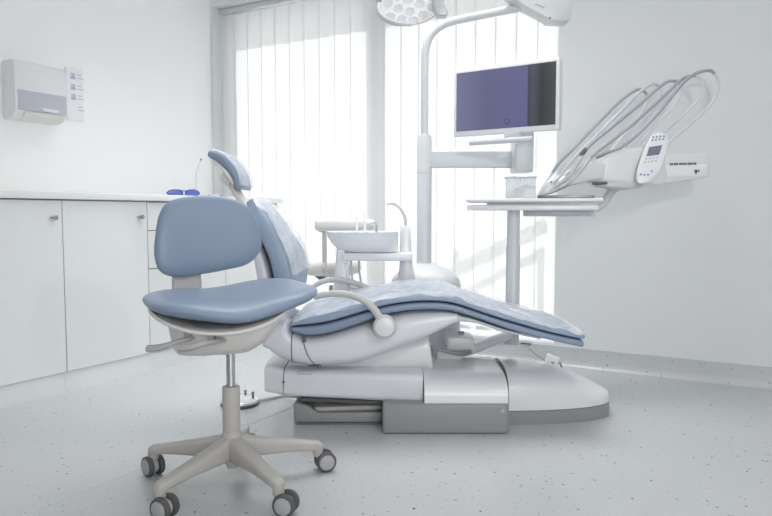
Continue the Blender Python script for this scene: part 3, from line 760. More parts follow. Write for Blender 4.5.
film_sheet('protective_film', stn, 'clear crinkled plastic film draped over the seat and leg rest cushion', .012, over=.012, drop=.02)
stn = []
for s in back_front[1:]:
    n_ = Vector((s[2]-s[0], s[3]-s[1])).normalized(); stn.append((s[2], s[3], n_.x, n_.y, s[4], s[5]))
film_sheet('protective_film', stn, 'clear crinkled plastic film wrapped over the upright backrest cushion', .011, over=.006, drop=.02, seed=4.2)
stn = []
for s in hr:
    n_ = Vector((s[2]-s[0], s[3]-s[1])).normalized(); stn.append((s[2]+n_.x*.0, s[3]+n_.y*.0, n_.x, n_.y, s[4], s[5]))
film_sheet('protective_film', stn, 'clear plastic film wrapped around the raised headrest pad', .004, over=.003, drop=.012, seed=8)

# ================================================================ FOOT CONTROL
fc0 = PZ(240, 404.5)
fc = thing('foot_control', 'round white foot control disc with chrome rim on the floor behind the stool', 'foot pedal', (fc0.x, fc0.y, 0))
bm = NB(); add_lathe(bm, [(0, 0), (.078, 0), (.082, .004), (.082, .012), (.078, .016), (0, .016)], n=40); loc_part('rim', bm, M['gasket'], fc)
bm = NB(); add_lathe(bm, [(0, .014), (.080, .014), (.078, .022), (.060, .032), (.02, .038), (0, .038)], n=40); loc_part('pedal', bm, M['ceram'], fc)
for dx, dy in ((.02, .02), (.058, -.01)):
    bm = NB(); add_lathe(bm, [(0, .024), (.006, .024), (.005, .05), (.007, .053), (.007, .058), (0, .058)], c=(dx, dy, 0), n=14); loc_part('peg', bm, M['plinth'], fc)
bm = NB()
add_tube(bm, [(.075, .02, .012), (.12, .07, .008), (.17, .10, .010), (.24, .06, .016)], .007, n=10); loc_part('cable', bm, M['armg'], fc)

# ================================================================ TREATMENT UNIT (column with spittoon), monitor pole, lamp
YU = 3.22
un = thing('treatment_unit', 'white floor standing unit body behind the chair carrying spittoon and pole', 'dental unit', (X(424, YU), YU, 0))
bm = NB(); rings = []
cxu = X(423, YU)
for z, hx, hy in ((0, .16, .15), (.02, .165, .155), (.45, .165, .155), (P(0, 286, YU).z, .168, .158), (P(0, 279, YU).z, .162, .15), (P(0, 273, YU).z, .14, .13), (P(0, 268.5, YU).z, .105, .10), (P(0, 264.5, YU).z, .06, .06), (P(0, 263, YU).z, .042, .042)):
    rings.append([Vector((cxu+.012+hx*spow(math.cos(2*PI*j/36), .7), YU+hy*spow(math.sin(2*PI*j/36), .7), z)) for j in range(36)])
add_loft(bm, rings); obj('body', bm, M['offwhite'], un)
def vpole(u, vb, vt, r, Y, name, m, par, n=28):
    a = P(u, vb, Y); b = P(u, vt, Y); x = X(u, Y)
    bm = NB(); add_lathe(bm, [(0, a.z), (r, a.z), (r, b.z-.01), (r*.85, b.z), (0, b.z)], c=(x, Y, 0), n=n); return obj(name, bm, m, par)
vpole(424, 266, 135, .036, YU, 'column', M['pole'], un)
bm = NB(); zz = P(0, 173, YU).z; add_lathe(bm, [(0, zz-.001), (.0365, zz-.001), (.0365, zz+.002), (0, zz+.002)], c=(X(424, YU), YU, 0), n=28); obj('column_joint', bm, M['armg'], un)
# monitor cross arm
bm = NB(); z0, z1 = P(0, 168, YU).z, P(0, 151.5, YU).z
add_box(bm, X(424, YU), X(522, YU), YU-.028, YU+.028, z0, z1, .006, 3); obj('monitor_arm', bm, M['pole'], un)
Ym = 3.10
bm = NB(); add_box(bm, X(514, Ym), X(532, Ym), Ym-.01, Ym+.13, P(0, 172, Ym).z, P(0, 128, Ym).z, .006, 3); obj('monitor_arm_head', bm, M['pole'], un)
# lamp post
pts = [P(424.5, 138, YU), P(424.5, 100, YU), P(424.8, 66, YU), P(426, 48, YU), P(431, 35, YU), P(441, 26, YU), P(456, 20.5, YU-.01), P(490, 13.5, YU-.04), P(528, 6, YU-.08)]
bm = NB(); add_tube(bm, pts, .0185, n=18, k=6); obj('lamp_post', bm, M['pole'], un)

# ---- operating lamp with its arm
YL = 3.12
ol_ = thing('operating_lamp', 'dental operating lamp head and pale arm at the top of the photo', 'lamp', P(553, 12, YL))
bm = NB()
poly = [P(499, -4, YL), P(512, -8, YL), P(530, -6, YL), P(566, -2, YL), P(568, 12, YL), P(567, 24, YL), P(548, 23.5, YL), P(545, 20.5, YL)]
poly = [(505, -2), (520, -14), (552, -10), (567, -2), (569, 12), (567, 24), (547, 23.5), (544, 20.5), (522, 9)]
add_prism(bm, [(P(u, v, YL).x, P(u, v, YL).z) for u, v in poly], YL-.05, YL+.05, .006, 3); obj('arm_housing', bm, M['pole'], ol_)
bm = NB()
for u, v, w_ in ((536, 4.5, 1.1), (538.5, 5.2, .9), (541, 6.2, 1.1), (543.5, 7.4, .9)):
    p = P(u, v, YL-.051); add_box(bm, p.x-.004*w_, p.x+.004*w_, p.y-.0005, p.y+.002, p.z-.0025, p.z+.0025)
obj('marking', bm, M['plinth'], ol_)
bm = NB(); p = P(550, 18, YL-.05); add_lathe(bm, [(0, -.002), (.0045, -.002), (.0045, .002), (0, .002)], n=12, mtx=Matrix.Translation(p) @ Matrix.Rotation(PI/2, 4, 'X')); obj('screw', bm, M['gasket'], ol_)
bm = NB(); add_tube(bm, [P(515, -6, YL), P(480, -24, 3.0), P(450, -40, 2.85), P(432, -45, 2.75)], [.028, .025, .022, .02], n=16); obj('spring_arm', bm, M['pole'], ol_)
bm = NB(); add_tube(bm, [P(432, -45, 2.75), P(434, -25, 2.72), P(437, -8, 2.70), P(437, 2, 2.68)], [.018, .016, .016, .02], n=14); obj('yoke', bm, M['lamp'], ol_)
# head : shallow dish facing down-left toward the chair
LY = 2.66
hc_ = P(411, 2, LY)
nx = Vector((.94, -.10, .14)).normalized(); nn = Vector((-.12, -.62, -.80)); nn = (nn-nx*nn.dot(nx)).normalized(); ny = nn.cross(nx)
HM = frame_mtx(hc_, nx, ny, nn)
oh = [(-.135, 0), (-.12, .05), (-.07, .085), (0, .095), (.07, .085), (.115, .05), (.13, 0), (.11, -.05), (.06, -.085), (0, -.095), (-.07, -.085), (-.12, -.05)]
bm = NB(); pad(bm, oh, .05, lambda x, y: -.9*(.0-(x*x+y*y))-.018, HM, edge=.5); hd = obj('lamp_head', bm, M['lamp'], ol_)
bm = NB(); pad(bm, [(x*.9, y*.88) for x, y in oh], .012, lambda x, y: .012+.5*(x*x+y*y), HM, edge=.5); obj('reflector', bm, M['lampf'], hd)
bm = NB(); r_ = cr([(x*.92, y*.9) for x, y in oh], 5, closed=True); add_tube(bm, [HM @ Vector((x, y, .019+.6*(x*x+y*y))) for x, y in r_+[r_[0]]], .0022, n=6, k=1); obj('rim_gasket', bm, M['amber'], hd)
bm = NB(); q_ = [(432, -6), (439, -8), (448, 13), (447, 16.5), (437, 16.5), (433.5, 9)]
add_prism(bm, [(P(u, v, 2.6).x, P(u, v, 2.6).z) for u, v in q_], 2.59, 2.64, .006, 3); obj('side_handle', bm, M['lamp'], ol_)

bm = NB(); bmp = [HM @ Vector((x*1.04, y*1.06, .004)) for x, y in oh]
lowp = sorted(bmp, key=lambda p: p.x)
add_tube(bm, [P(379, 4, 2.60), P(379, 12, 2.58), P(385, 19, 2.56), P(397, 23.5, 2.55), P(412, 25, 2.55)], [.009, .010, .010, .008, .004], n=10); obj('bumper', bm, M['lamp'], hd)
for gx, gy in ((-.085, -.03), (-.085, .03), (-.05, 0), (-.045, -.05), (-.045, .05), (-.008, -.025), (-.008, .028), (.0, -.066), (.0, .066), (.035, 0), (.04, -.048), (.04, .05), (.078, -.022), (.078, .026)):
    bm = NB(); add_lathe(bm, [(0, -.002), (.0195, -.002), (.0195, .0035), (.017, .005), (.012, .002), (0, .0)], n=18, mtx=HM @ Matrix.Translation((gx, gy, .0185+.5*(gx*gx+gy*gy)))); obj('lens', bm, M['lens'], hd)
# ---- monitor
bl_ = P(453.5, 136, 3.10); br_ = P(558.5, 130.5, 2.83)
zb_ = (bl_.z+br_.z)/2; mx = Vector((br_.x-bl_.x, br_.y-bl_.y, 0)); Wm = mx.length; mx.normalize(); mz = Vector((0, 0, 1)); mn = mx.cross(mz); 
ztm = (P(455, 70, 3.10).z+P(558, 58.5, 2.83).z)/2; Hm = ztm-zb_
if mn.y > 0: mn = -mn
mn_ = Vector((mx.y, -mx.x, 0))
mon = thing('monitor', 'flat white framed monitor with purple screen on the unit pole', 'monitor', ((bl_.x+br_.x)/2, (bl_.y+br_.y)/2, zb_))
MM = frame_mtx(Vector((bl_.x, bl_.y, zb_)), mx, -mn_, mz)     # local x: width, y: backwards, z: up
def mbox(name, x0, x1, y0, y1, z0, z1, bev, m, par=mon):
    bm = NB(); add_box(bm, x0, x1, y0, y1, z0, z1, bev, 3, mtx=MM); return obj(name, bm, m, par)
mbox('casing', 0, Wm, 0, .04, 0, Hm, .005, M['white'])
def screen_reflection_mat():
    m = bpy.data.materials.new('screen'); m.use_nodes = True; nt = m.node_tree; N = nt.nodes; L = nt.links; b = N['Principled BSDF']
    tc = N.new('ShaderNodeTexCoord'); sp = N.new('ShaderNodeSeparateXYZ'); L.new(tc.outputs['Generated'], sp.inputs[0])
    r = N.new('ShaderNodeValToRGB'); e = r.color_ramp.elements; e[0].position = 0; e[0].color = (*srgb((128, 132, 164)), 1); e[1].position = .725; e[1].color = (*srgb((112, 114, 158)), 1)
    for p_, c_ in ((.3, (112, 112, 150)), (.735, (76, 77, 96)), (.78, (92, 92, 102)), (.86, (66, 66, 72)), (1, (86, 87, 90))):  # gradient and dark right band: room reflection painted into the emission
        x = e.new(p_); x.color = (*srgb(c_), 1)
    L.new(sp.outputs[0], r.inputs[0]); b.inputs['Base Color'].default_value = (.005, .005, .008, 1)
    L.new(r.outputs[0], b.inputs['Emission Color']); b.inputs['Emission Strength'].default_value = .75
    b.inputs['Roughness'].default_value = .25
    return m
fr = .0125*1.0
mbox('screen', .014, Wm-.014, -.0012, .004, .022, Hm-.013, .0005, screen_reflection_mat())
bm = NB(); 
lm = MM @ Matrix.Translation((Wm*.53, -.002, .062)) @ Matrix.Rotation(PI/2, 4, 'X')
add_lathe(bm, [(.010, -.0006), (.012, -.0006), (.012, .0006), (.010, .0006), (.010, -.0006)], n=24, mtx=lm) if False else None
add_tube(bm, [MM @ Vector((Wm*.53+.011*math.cos(a*PI/8), -.0016, .050+.011*math.sin(a*PI/8))) for a in range(17)], .0018, n=6, k=1)
add_tube(bm, [MM @ Vector((Wm*.53+dx, -.0016, .043)) for dx in (-.02, .02)], .0016, n=6, k=1)
obj('screen_emblem', bm, mat('emblem_grey', (84, 84, 112), .6), mon)
mbox('stand_neck', Wm*.5, Wm*.5+.07, .0, .03, -.02, .006, .003, M['offwhite'])
bm = NB(); za_ = -.033
add_tube(bm, [MM @ Vector((x, -.01, za_)) for x in (Wm*.18, Wm*.48, Wm*.78)], .0125, n=14, k=1); obj('handle_bar', bm, M['offwhite'], mon)
bm = NB(); add_box(bm, Wm*.52, Wm*.68, .038, .09, .03, .13, .004, 3, mtx=MM); obj('mount', bm, M['offwhite'], mon)

# ---- spittoon
YS = 3.06
sp_ = thing('spittoon', 'white ceramic spittoon bowl on an arm beside the unit body', 'basin', (X(365, YS), YS, P(0, 262, YS).z))
def V(u, v, Y=YS): return P(u, v, Y)
rings = []
for f, (ul, ur, v, hy) in enumerate(((345, 397.5, 251.5, .07), (338, 398, 249, .09), (332, 398.3, 243.5, .11), (328, 398.5, 237, .125), (326, 398.5, 232.5, .13), (325.5, 399, 231.5, .132), (327.5, 397, 231.5, .128), (331, 395, 236, .115), (340, 390, 245, .08))):
    xl, xr = X(ul, YS), X(ur, YS); z = V(0, v).z
    rings.append([Vector(((xl+xr)/2+(xr-xl)/2*spow(math.cos(2*PI*j/36), .8), YS+hy*spow(math.sin(2*PI*j/36), .8), z)) for j in range(36)])
bm = NB(); add_loft(bm, rings); obj('bowl', bm, M['ceram'], sp_)
bm = NB(); add_box(bm, X(343, YS), X(412, YS), YS-.06, YS+.06, V(0, 260).z, V(0, 252).z, .006); obj('bowl_tray', bm, M['white'], sp_)
# rinse column with cup filler
bm = NB()
rings = []
for v, hw in ((282, 9), (274, 8), (268, 7), (258, 6.2), (240, 5.6), (228, 5.2), (226, 4.2)):
    x, z = X(406.5-(280-v)*.02, YS+.02), P(0, v, YS+.02).z; r_ = hw/F*YS
    rings.append([Vector((x+r_*spow(math.cos(2*PI*j/24), .7), YS+.02+min(r_, .03)*spow(math.sin(2*PI*j/24), .7), z)) for j in range(24)])
add_loft(bm, rings); obj('filler_column', bm, M['white'], sp_)
bm = NB(); add_tube(bm, [P(405.5, 228, YS+.02), P(405, 218, YS+.02), P(401.5, 210, YS+.02), P(396, 205, YS+.02), P(390, 203.5, YS), P(386.5, 205, YS)], [.0085, .0075, .007, .006, .0055, .005], n=12); obj('cup_filler_tube', bm, M['hosel'], sp_)
bm = NB(); add_tube(bm, [P(376.5, 233, YS), P(376.5, 226, YS), P(374.5, 222.8, YS), P(370.5, 223, YS)], .0052, n=12); obj('rinse_spout', bm, M['steel'], sp_)
bm = NB(); add_tube(bm, [P(365, 233, YS+.03), P(364.5, 220, YS+.03), P(364.5, 213, YS+.03)], [.007, .004, .003], n=10); add_tube(bm, [P(356.5, 233, YS+.05), P(357, 222, YS+.05), P(356, 216, YS+.05)], [.006, .004, .003], n=10); obj('valve_stem', bm, M['white'], sp_)
# support below bowl
bm = NB(); slab(bm, bst([(336, 262, 349, 262, YS-.05, YS+.03), (337, 249, 346, 249, YS-.05, YS+.03)], YS), exp=.5, end=.006)
slab(bm, bst([(334, 290, 352, 290, YS-.06, YS+.04), (335, 274, 349, 272, YS-.06, YS+.04), (337, 262, 346, 262, YS-.05, YS+.03)], YS), exp=.5, end=.006); obj('arm_support', bm, M['white'], sp_)
bm = NB(); add_box(bm, X(336, YS), X(412, YS+.05), YS-.03, YS+.05, P(0, 300, YS).z, P(0, 287, YS).z, .008); obj('lower_arm', bm, M['white'], sp_)
for u in (351, 359):
    bm = NB(); add_tube(bm, [P(u, 258, YS+.08), P(u, 270, YS+.09), P(u+1.5, 280, YS+.09), P(u+1, 296, YS+.07)], .0055, n=10); obj('suction_hose', bm, M['hosel'], sp_)

# ================================================================ WHITE ASSISTANT STOOL
YA = 3.62
ws_ = thing('assistant_stool', 'white padded assistant stool with curved arm bar behind the spittoon', 'stool', (X(331, YA), YA, 0))
star_base(ws_, P(0, 285, YA).z, .30, M['white'], M['white'], ang0=50, R=.24)
bm = NB(); z_ = P(0, 266, YA).z; ox = X(331, YA)
oc = [(.165*spow(math.cos(2*PI*j/16), .8), .15*spow(math.sin(2*PI*j/16), .8)) for j in range(16)]
pad(bm, oc, .10, None, Matrix.Translation((ox, YA, z_)), edge=.45); obj('seat', bm, M['whitev'], ws_)
bm = NB(); add_lathe(bm, [(0, z_-.085), (.05, z_-.085), (.10, z_-.045), (0, z_-.045)], c=(ox, YA, 0), n=24); obj('seat_plate', bm, M['gasket'], ws_)
YB = 3.42
bm = NB()
add_tube(bm, [P(324.5, 262, YB), P(324.5, 245, YB), P(324.5, 229, YB)], .0125, n=14); add_tube(bm, [P(324.5, 262, YB), P(324.5, 272, YB), (ox, YA-.02, z_-.07)], .0125, n=14)
obj('arm_post', bm, M['warmwhite'], ws_)
bm = NB(); add_lathe(bm, [(0, 0), (.03, 0), (.03, .01), (0, .01)], c=P(324.5, 232, YB), n=20); obj('arm_mount', bm, M['armg'], ws_)
bm = NB(); slab(bm, bst([(319, 231, 319, 218, YB-.05, YB+.03), (335, 231.5, 335, 217, YB-.06, YB+.02), (355, 231, 355, 218, YB-.05, YB+.04), (371, 230, 371, 219.5, YB-.01, YB+.07)], YB), exp=.7, end=.02, k=6); obj('arm_bar', bm, M['whitev'], ws_)

# ================================================================ TRAY COLUMN + DELIVERY
YT = 3.0
tr = thing('instrument_tray_table', 'white instrument tray table on a slim post beyond the leg rest', 'tray table', (X(512, YT), YT, 0))
bm = NB(); p0 = P(513, 335, YT); p1 = P(513, 208, YT)
add_lathe(bm, [(0, p0.z-.04), (.031, p0.z-.04), (.031, p1.z-.17), (.028, p1.z-.165), (.028, p1.z), (0, p1.z)], c=(X(513, YT), YT, 0), n=28); obj('post', bm, M['pole'], tr)
bm = NB(); add_tube(bm, [P(512, 333, YT), P(490, 342, 2.93), P(468, 350, 2.86), P(455, 352, 2.85)], [.026, .026, .026, .022], n=16, flat=.9); obj('support_arm', bm, M['white'], tr)
bm = NB(); add_box(bm, X(446, 2.86), X(473, 2.86), 2.79, 2.93, P(0, 348, 2.86).z, P(0, 334, 2.86).z, .012, 4)
add_box(bm, X(436, 2.86), X(462, 2.86), 2.80, 2.92, P(0, 372, 2.86).z, P(0, 347, 2.86).z, .01, 4); obj('pivot_housing', bm, M['white'], tr)
bm = NB(); add_tube(bm, [P(430, 347, 2.72), P(445, 351, 2.72), P(460, 353.5, 2.74), P(470, 352, 2.79)], [.006, .008, .010, .010], n=10); obj('cable_sleeve', bm, M['plinth'], tr)
bm = NB(); add_lathe(bm, [(0, 0), (.014, 0), (.014, .012), (0, .014)], c=P(461, 334, 2.86), n=20); obj('pivot_cap', bm, M['hub'], tr)
# tray: two thin slabs, slightly rotated
rz = math.radians(-10)
tc_ = P(533, 203, YT-.02)
TMx = Matrix.Translation((tc_.x, tc_.y, 0)) @ Matrix.Rotation(rz, 4, 'Z')
zT = P(0, 198.5, 2.93).z
bm = NB(); add_box(bm, -.29, .285, -.10, .15, zT-.016, zT, .006, 3, mtx=TMx); obj('tray_top', bm, M['white'], tr)
bm = NB(); add_box(bm, -.285, .27, -.09, .14, zT-.052, zT-.028, .007, 3, mtx=TMx); add_box(bm, -.2, .2, -.05, .1, zT-.03, zT-.014, 0, mtx=TMx); obj('tray_base', bm, M['white'], tr)
bm = NB(); add_box(bm, -.04, .275, .06, .15, zT-.078, zT-.05, .006, 3, mtx=TMx); obj('tray_arm', bm, M['offwhite'], tr)
sy_ = TMx @ Vector((.16, 0, 0))
bm = NB(); add_box(bm, .02, .25, -.085, .06, zT+.0005, zT+.007, .002, 2, mtx=TMx); add_box(bm, .03, .24, -.078, .053, zT+.007, zT+.008, mtx=TMx)
zz = NB(); bm.free()
bm = NB(); q = [(.02, -.085), (.25, -.085), (.25, .06), (.02, .06)]
sq = thing('steel_tray', 'shallow dark steel instrument tray on the white tray table', 'tray', TMx @ Vector((.135, -.012, zT)), rz)
bm = NB(); add_box(bm, -.105, .105, -.062, .062, 0, .003, .001, 1); loc_part('tray_floor', bm, M['steel'], sq)
bm = NB()
for a_ in ((-.115, -.105, -.072, .072), (.105, .115, -.072, .072), (-.115, .115, -.072, -.062), (-.115, .115, .062, .072)): add_box(bm, a_[0], a_[1], a_[2], a_[3], .0, .013, .002, 2)
loc_part('tray_rim', bm, mat('dull_dark_steel', (128, 128, 130), .35, metal=.7), sq)
# clear box
cb_ = TMx @ Vector((-.055, .03, zT))
bx_ = thing('clear_box', 'clear plastic storage box at the middle of the tray table', 'box', cb_, rz)
bm = NB()
hB = P(0, 177, 2.98).z-zT
add_box(bm, -.065, .065, -.05, -.047, .002, hB, .001, 1); add_box(bm, -.065, .065, .047, .05, .002, hB, .001, 1)
add_box(bm, -.065, -.062, -.047, .047, .002, hB, .001, 1); add_box(bm, .062, .065, -.047, .047, .002, hB, .001, 1); add_box(bm, -.065, .065, -.05, .05, 0, .003)
loc_part('box_wall', bm, M['clear'], bx_)
bm = NB()
for a_ in ((-.07, .07, -.055, -.045), (-.07, .07, .045, .055), (-.07, -.06, -.045, .045), (.06, .07, -.045, .045)): add_box(bm, *a_, hB-.004, hB+.002, .001, 1)
loc_part('box_rim', bm, M['hosel'], bx_)
ctn = thing('cotton_roll_pile', 'soft white cotton swabs lying inside the clear box', 'cotton', TMx @ Vector((-.055, .03, zT+.004)), rz)
bm = NB()
for i in range(14):
    x, y, z = random.uniform(-.045, .045), random.uniform(-.03, .03), random.uniform(.008, hB*.55)
    a = random.uniform(0, PI); add_tube(bm, [(x-.012*math.cos(a), y-.012*math.sin(a), z), (x, y, z), (x+.012*math.cos(a), y+.012*math.sin(a), z)], [.007, .009, .007], n=8, k=2)
loc_part('swabs', bm, M['whitev'], ctn); ctn.children[0]['kind'] = 'stuff'

# ---- delivery head
YD = 2.98
dh = thing('instrument_console', 'white hose instrument console with keypad hanging by the right wall', 'dental console', P(640, 188, YD))
def prism_px(name, pts, Y0, Y1, bev, m, par, Yp=None):
    bm = NB(); Yp = Yp or Y0; add_prism(bm, [(P(u, v, Yp).x, P(u, v, Yp).z) for u, v in pts], Y0, Y1, bev, 3); return obj(name, bm, m, par)
prism_px('console_body', [(588, 181), (592, 172), (600, 163), (612, 154), (628, 148), (640, 147), (664, 150), (668, 176), (664, 186), (640, 184), (612, 183)], YD-.02, YD+.16, .014, M['white'], dh)
prism_px('rear_arm', [(658, 153), (709, 153), (711, 160), (710, 176), (706, 178), (660, 184)], YD+.04, YD+.15, .008, M['white'], dh)
prism_px('rear_arm_trim', [(660, 164.5), (707, 164), (707, 176), (660, 177)], YD+.036, YD+.05, .002, M['paper'], dh)
# illegible lettering on the arm
x = 669.8
for i in range(12):
    w_ = (1.6, 1.3, 1.9, 1.4)[i % 4]; a = P(x, 164.3-i*.06, YD+.036); b = P(x+w_, 164.3, YD+.036); h_ = (.0048, .0040, .0052)[i % 3]
    bm = NB(); wd = (b.x-a.x)
    # small solid letter-like strokes
    add_prism(bm, [(a.x, a.z-h_), (a.x+wd*.3, a.z-h_), (a.x+wd*.3, a.z-h_*.2), (a.x+wd*.7, a.z-h_*.2), (a.x+wd*.7, a.z-h_), (b.x, a.z-h_), (b.x, a.z+h_), (a.x, a.z+h_)], YD+.034, YD+.037)
    obj('letter', bm, M['ink'], dh); x += w_+(.45, .9, .5, 1.1)[i % 4]
bm = NB()
a = P(696, 171, YD+.035)
add_lathe(bm, [(0, -.001), (.007, -.001), (.007, .001), (0, .001)], n=16, mtx=Matrix.Translation(a) @ Matrix.Rotation(PI/2, 4, 'X')); add_box(bm, a.x+.009, a.x+.015, a.y-.001, a.y+.001, a.z-.004, a.z+.004); add_box(bm, a.x-.004, a.x+.004, a.y-.001, a.y+.001, a.z-.012, a.z-.006)
obj('emblem', bm, M['ink'], dh)
# joint below
bm = NB(); slab(bm, bst([(598, 187, 598, 182, YD-.02, YD+.04), (612, 189, 612, 181, YD-.03, YD+.08), (626, 190, 626, 181, YD-.03, YD+.10), (640, 188, 640, 181, YD-.02, YD+.1)], YD), exp=.6, end=.01); obj('joint', bm, M['offwhite'], dh)
bm = NB(); add_tube(bm, [P(592, 183.5, YD-.03), P(600, 183.5, YD-.03), P(607, 183, YD-.03)], .006, n=10); obj('grip', bm, M['gasket'], dh)
bm = NB(); add_tube(bm, [P(596, 209, YD+.10), P(604, 203, YD+.10), P(612, 190, YD+.09), P(620, 186, YD+.07)], [.016, .018, .02, .02], n=14); obj('swing_arm', bm, M['offwhite'], dh)
# keypad
kp = [(656, 133), (663, 133.5), (668.5, 139), (666.5, 154), (661, 170), (652, 181), (642, 184), (636.5, 181), (637, 170), (643, 152), (650, 138)]
kn = Vector((-.12, -1, .25)).normalized(); kc = P(652, 160, YD-.05)
kx = Vector((1, -.12, 0)).normalized(); kx = (kx-kn*kx.dot(kn)).normalized(); ky = kn.cross(kx); ky = ky if ky.z > 0 else -ky; kz = kx.cross(ky); kz = kz if kz.dot(kn) > 0 else -kz
KM = frame_mtx(kc, kx, ky, kz)
def kxy(u, v): q = PP(u, v, kc, kn)-kc; return (q.dot(kx), q.dot(ky))
bm = NB(); pad(bm, [kxy(u, v) for u, v in kp], .022, None, KM, edge=.35, k=4); key = obj('keypad', bm, M['white'], dh)
bm = NB(); pts = [kxy(*q) for q in ((648.5, 148), (661.5, 146), (658.5, 155.5), (645.8, 157))]
t = NB(); lo = [t.verts.new(KM @ Vector((x, y, .0105))) for x, y in pts]; hi = [t.verts.new(KM @ Vector((x, y, .0125))) for x, y in pts]
t.faces.new(lo); t.faces.new(hi)
for j in range(4): t.faces.new((lo[j], lo[(j+1) % 4], hi[(j+1) % 4], hi[j]))
merge(bm, t); obj('display', bm, mat('lcd_grey', (120, 122, 138), .2), key)
def button(u, v, r, m):
    x, y = kxy(u, v); bm = NB(); add_lathe(bm, [(0, 0), (r, 0), (r, .0018), (r*.7, .0026), (0, .0026)], c=(0, 0, 0), n=10, mtx=KM @ Matrix.Translation((x, y, .0102))); obj('button', bm, m, key)
for r_ in range(2):
    for c_ in range(4): button(652.5+c_*3.6-r_*.8, 138+r_*2.9-c_*.3, .0042, M['inkb'])
for r_ in range(2):
    for c_ in range(4): button(645.5+c_*3.7-r_*1.3, 159.5+r_*3.4-c_*.4, .0045, M['inkg'])
for c_ in range(4): button(640.2+c_*3.6, 174.0+(1.2, 1.7, 1.4, -2)[c_], .0042, M['inkb'])
# instrument rest (pointed tongue) and handpieces
prism_px('instrument_rest', [(541, 196), (547, 186), (560, 176), (575, 168), (596, 160), (606, 163), (604, 178), (590, 181), (570, 186), (552, 194)], YD-.03, YD+.08, .008, M['white'], dh)
hand = [
    ([(541, 189, -.06), (549, 178, -.06), (552.5, 173, -.055)], [(552.5, 173, -.055), (560, 162, -.04), (579, 143, .02), (600, 121, .06), (618, 103, .08), (633, 91.5, .10), (641, 89.5, .11), (646.5, 94, .12)], 'hose', [(646.5, 94, .12), (645, 106, .13), (634, 124, .13), (618, 142, .11), (606, 158, .09)]),
    ([(557, 182, -.07), (563, 172, -.065), (568, 165, -.06)], [(568, 165, -.06), (577, 155, -.04), (600, 132, .02), (622, 110, .07), (640, 92, .10), (652, 84, .12), (659, 86, .13)], 'hosel', [(659, 86, .13), (660, 96, .14), (648, 116, .14), (630, 140, .12), (622, 152, .1)]),
    ([(556, 186, -.08), (569, 176, -.075), (578, 163, -.07), (583, 154, -.06)], [(583, 154, -.06), (590, 145, -.05), (615, 124.5, .01), (640, 104, .05), (657, 89, .07), (668, 81.5, .08), (677, 81.5, .10)], 'hose', [(677, 81.5, .10), (682, 90, .12), (673, 106, .14), (655, 126, .14), (634, 150, .12)]),
    ([(560, 188, -.09), (572, 180, -.085), (583, 168, -.08), (590, 158, -.07)], [(590, 158, -.07), (603, 147, -.05), (628, 128, 0), (652, 107, .04), (670, 90, .05), (683, 78.5, .06), (695, 75.5, .08)], 'hose', [(695, 75.5, .08), (703, 84, .11), (696, 102, .14), (672, 124, .15), (645, 150, .13)]),
    ([(597, 157.5, -.09), (602, 155, -.085), (609, 152, -.08)], [(609, 152, -.08), (620, 147.5, -.06), (636, 136, -.02), (653, 119, .01), (670, 99, .03), (684, 82, .04), (697, 73, .05), (709, 70.5, .07), (714, 73, .09)], 'hose', [(714, 73, .09), (718.5, 82, .12), (714, 100, .15), (692, 122, .16), (655, 152, .14)]),
]
for i, (hp, hs, hm, wa) in enumerate(hand):
    bm = NB(); rr = [.0035, .007, .0085, .0075, .0065][:len(hp)]
    if i == 0: rr = [.0022, .003, .007]
    if i == 4: rr = [.0075, .008, .0065]
    add_tube(bm, [P(u, v, YD+dy) for u, v, dy in hp], rr, n=12); h_ = obj('handpiece', bm, M['hosel'] if i in (0, 1) else (M['plinth'] if i == 4 else M['armg']), dh)
    bm = NB(); n_ = len(hs); add_tube(bm, [P(u, v, YD+dy) for u, v, dy in hs], [.0072]*n_, n=10, k=5); obj('hose', bm, M[hm], dh)
    bm = NB(); n_ = len(wa); add_tube(bm, [P(u, v, YD+dy) for u, v, dy in wa], [.006]+[.0075]*(n_-1), n=10, k=5); obj('hose_arm', bm, M['white'], dh)
# dark coupling on the middle one
bm = NB(); add_tube(bm, [P(581, 156, YD-.062), P(586, 149, YD-.055)], .0092, n=12); obj('coupling', bm, M['gasket'], dh)
bm = NB(); add_lathe(bm, [(0, -.001), (.0035, -.001), (.0035, .002), (0, .002)], n=10, mtx=Matrix.Translation(P(551.5, 182, YD-.03)) @ Matrix.Rotation(PI/2, 4, 'X')); obj('screw', bm, M['gasket'], dh)

# ================================================================ CABLE AND PLUG BY THE WALL
c0 = PZ(551, 369.5)
cg = thing('power_adapter', 'small white adapter with red mark and grey cable on the floor below the leg rest', 'adapter', (c0.x, c0.y, 0))
bm = NB(); cR = Matrix.Translation((0, 0, .03)) @ Matrix.Rotation(.3, 4, 'Y') @ Matrix.Rotation(-.4, 4, 'Z'); add_box(bm, -.035, .035, -.02, .02, -.024, .046, .006, 3, mtx=cR); loc_part('housing', bm, M['white'], cg)
bm = NB(); add_box(bm, .0, .016, -.0212, -.019, .008, .015, 0, mtx=cR); loc_part('red_mark', bm, M['red'], cg)
bm = NB(); a = P(529, 352, c0.y+.12)-c0
add_tube(bm, [(-.025, 0, .045), (-.07, .03, .07), (-.10, .07, .10), (a.x, a.y, a.z+.02)], .0035, n=8)
add_tube(bm, [(.03, 0, .03), (.045, -.005, .035), (.052, -.01, .02), (.048, -.015, .005)], .0045, n=8); loc_part('cable', bm, M['plinth'], cg)
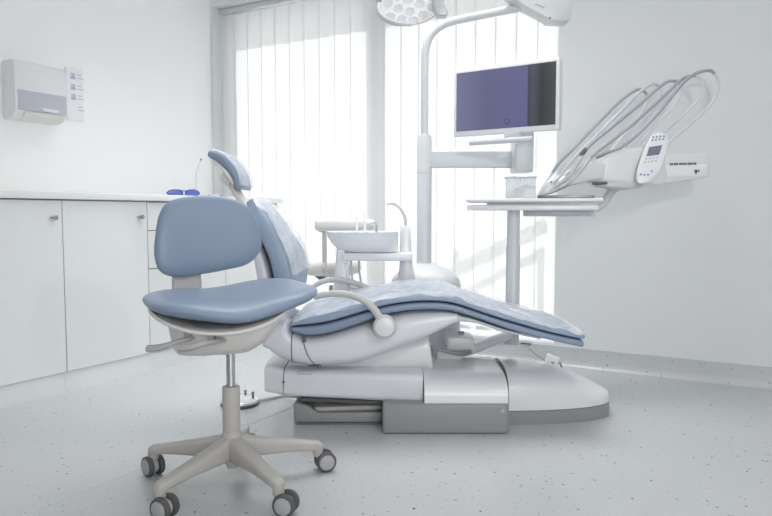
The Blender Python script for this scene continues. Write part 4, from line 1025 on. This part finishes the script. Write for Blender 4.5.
# cable clip strip on the wall skirting
cs = NB(); q0, q1 = on_t(490, 349.5, TW-.008), on_t(531, 351.5, TW-.008)
add_box(cs, q0[0], q0[0]+(q1[0]-q0[0])*.55, TW-.012, TW, .095, .102, .001, 1); add_box(cs, q0[0]+(q1[0]-q0[0])*.75, q1[0], TW-.012, TW, .095, .102, .001, 1)
bmesh.ops.transform(cs, matrix=Matrix.Rotation(-A, 4, 'Z'), verts=cs.verts)
tag(obj('wall_cable', cs, M['gasket'], rot=-A, loc=W((q0[0]+q1[0])/2, TW, .095)), 'thin dark cable strip along the wall under the window', 'cable')

# ================================================================ LIGHT, WORLD, CAMERA
w = bpy.data.worlds.new('World'); bpy.context.scene.world = w; w.use_nodes = True
bg = w.node_tree.nodes['Background']; bg.inputs[0].default_value = (1, .992, .99, 1); bg.inputs[1].default_value = 1.8
def light(name, typ, loc, rot, energy, size=1, sy=None, col=(1, 1, 1)):
    l = bpy.data.lights.new(name, typ); l.energy = energy; l.color = col
    if typ == 'AREA':
        l.size = size
        if sy: l.shape = 'RECTANGLE'; l.size_y = sy
    o = bpy.data.objects.new(name, l); C.objects.link(o); o.location = loc; o.rotation_euler = rot; return o
sd = W(SD.x, SD.y, 0); sdv = Vector((sd.x, sd.y, SD.z)).normalized()
sun = light('sun', 'SUN', (0, 8, 6), (0, 0, 0), 4.5, col=(1, .985, .96)); sun.data.angle = math.radians(.6)
sun.rotation_euler = sdv.to_track_quat('-Z', 'Y').to_euler()
a1 = light('ceiling_fill', 'AREA', (-.3, 2.0, 2.6), (0, 0, 0), 5, 1.4, 1.4, (1, .985, .98))  # unseen area light added overhead to lift the room's ambient level
f1 = light('front_fill', 'AREA', W(1.3, -1.35, 1.1), (0, 0, 0), 63, 2.0, 1.7, (1, .98, .965))  # unseen soft fill added behind the camera to brighten upright faces
f1.rotation_euler = (W(-1.9, 2.6, .75)-W(1.3, -1.35, 1.1)).to_track_quat('-Z', 'Y').to_euler()
f2 = light('rear_floor_fill', 'AREA', W(-1.75, 2.65, 2.6), (0, 0, -A), 17, 2.0, .8, (1, .99, .975)); f2.data.spread = math.radians(95)  # unseen light added to brighten the floor like skylight through the window
k = light('key_lamp', 'AREA', (.98, .6, 1.62), (0, 0, 0), 9, .08, .08, (1, .985, .96))
k.rotation_euler = (Vector((.9, 3.1, .9))-Vector((.98, .6, 1.62))).to_track_quat('-Z', 'Y').to_euler()
cam = bpy.data.cameras.new('camera'); co = bpy.data.objects.new('camera', cam); C.objects.link(co)
co.location = (0, 0, H); co.rotation_euler = (PI/2-PITCH, 0, 0)
cam.sensor_width = 36; cam.lens = F/772*36; cam.clip_start = .05
sc = bpy.context.scene; sc.camera = co
sc.view_settings.view_transform = 'Standard'; sc.view_settings.look = 'None'; sc.view_settings.exposure = 0; sc.view_settings.gamma = 1
sc.cycles.max_bounces = 10; sc.cycles.diffuse_bounces = 5; sc.cycles.transparent_max_bounces = 16
sc.cycles.caustics_reflective = False; sc.cycles.caustics_refractive = False
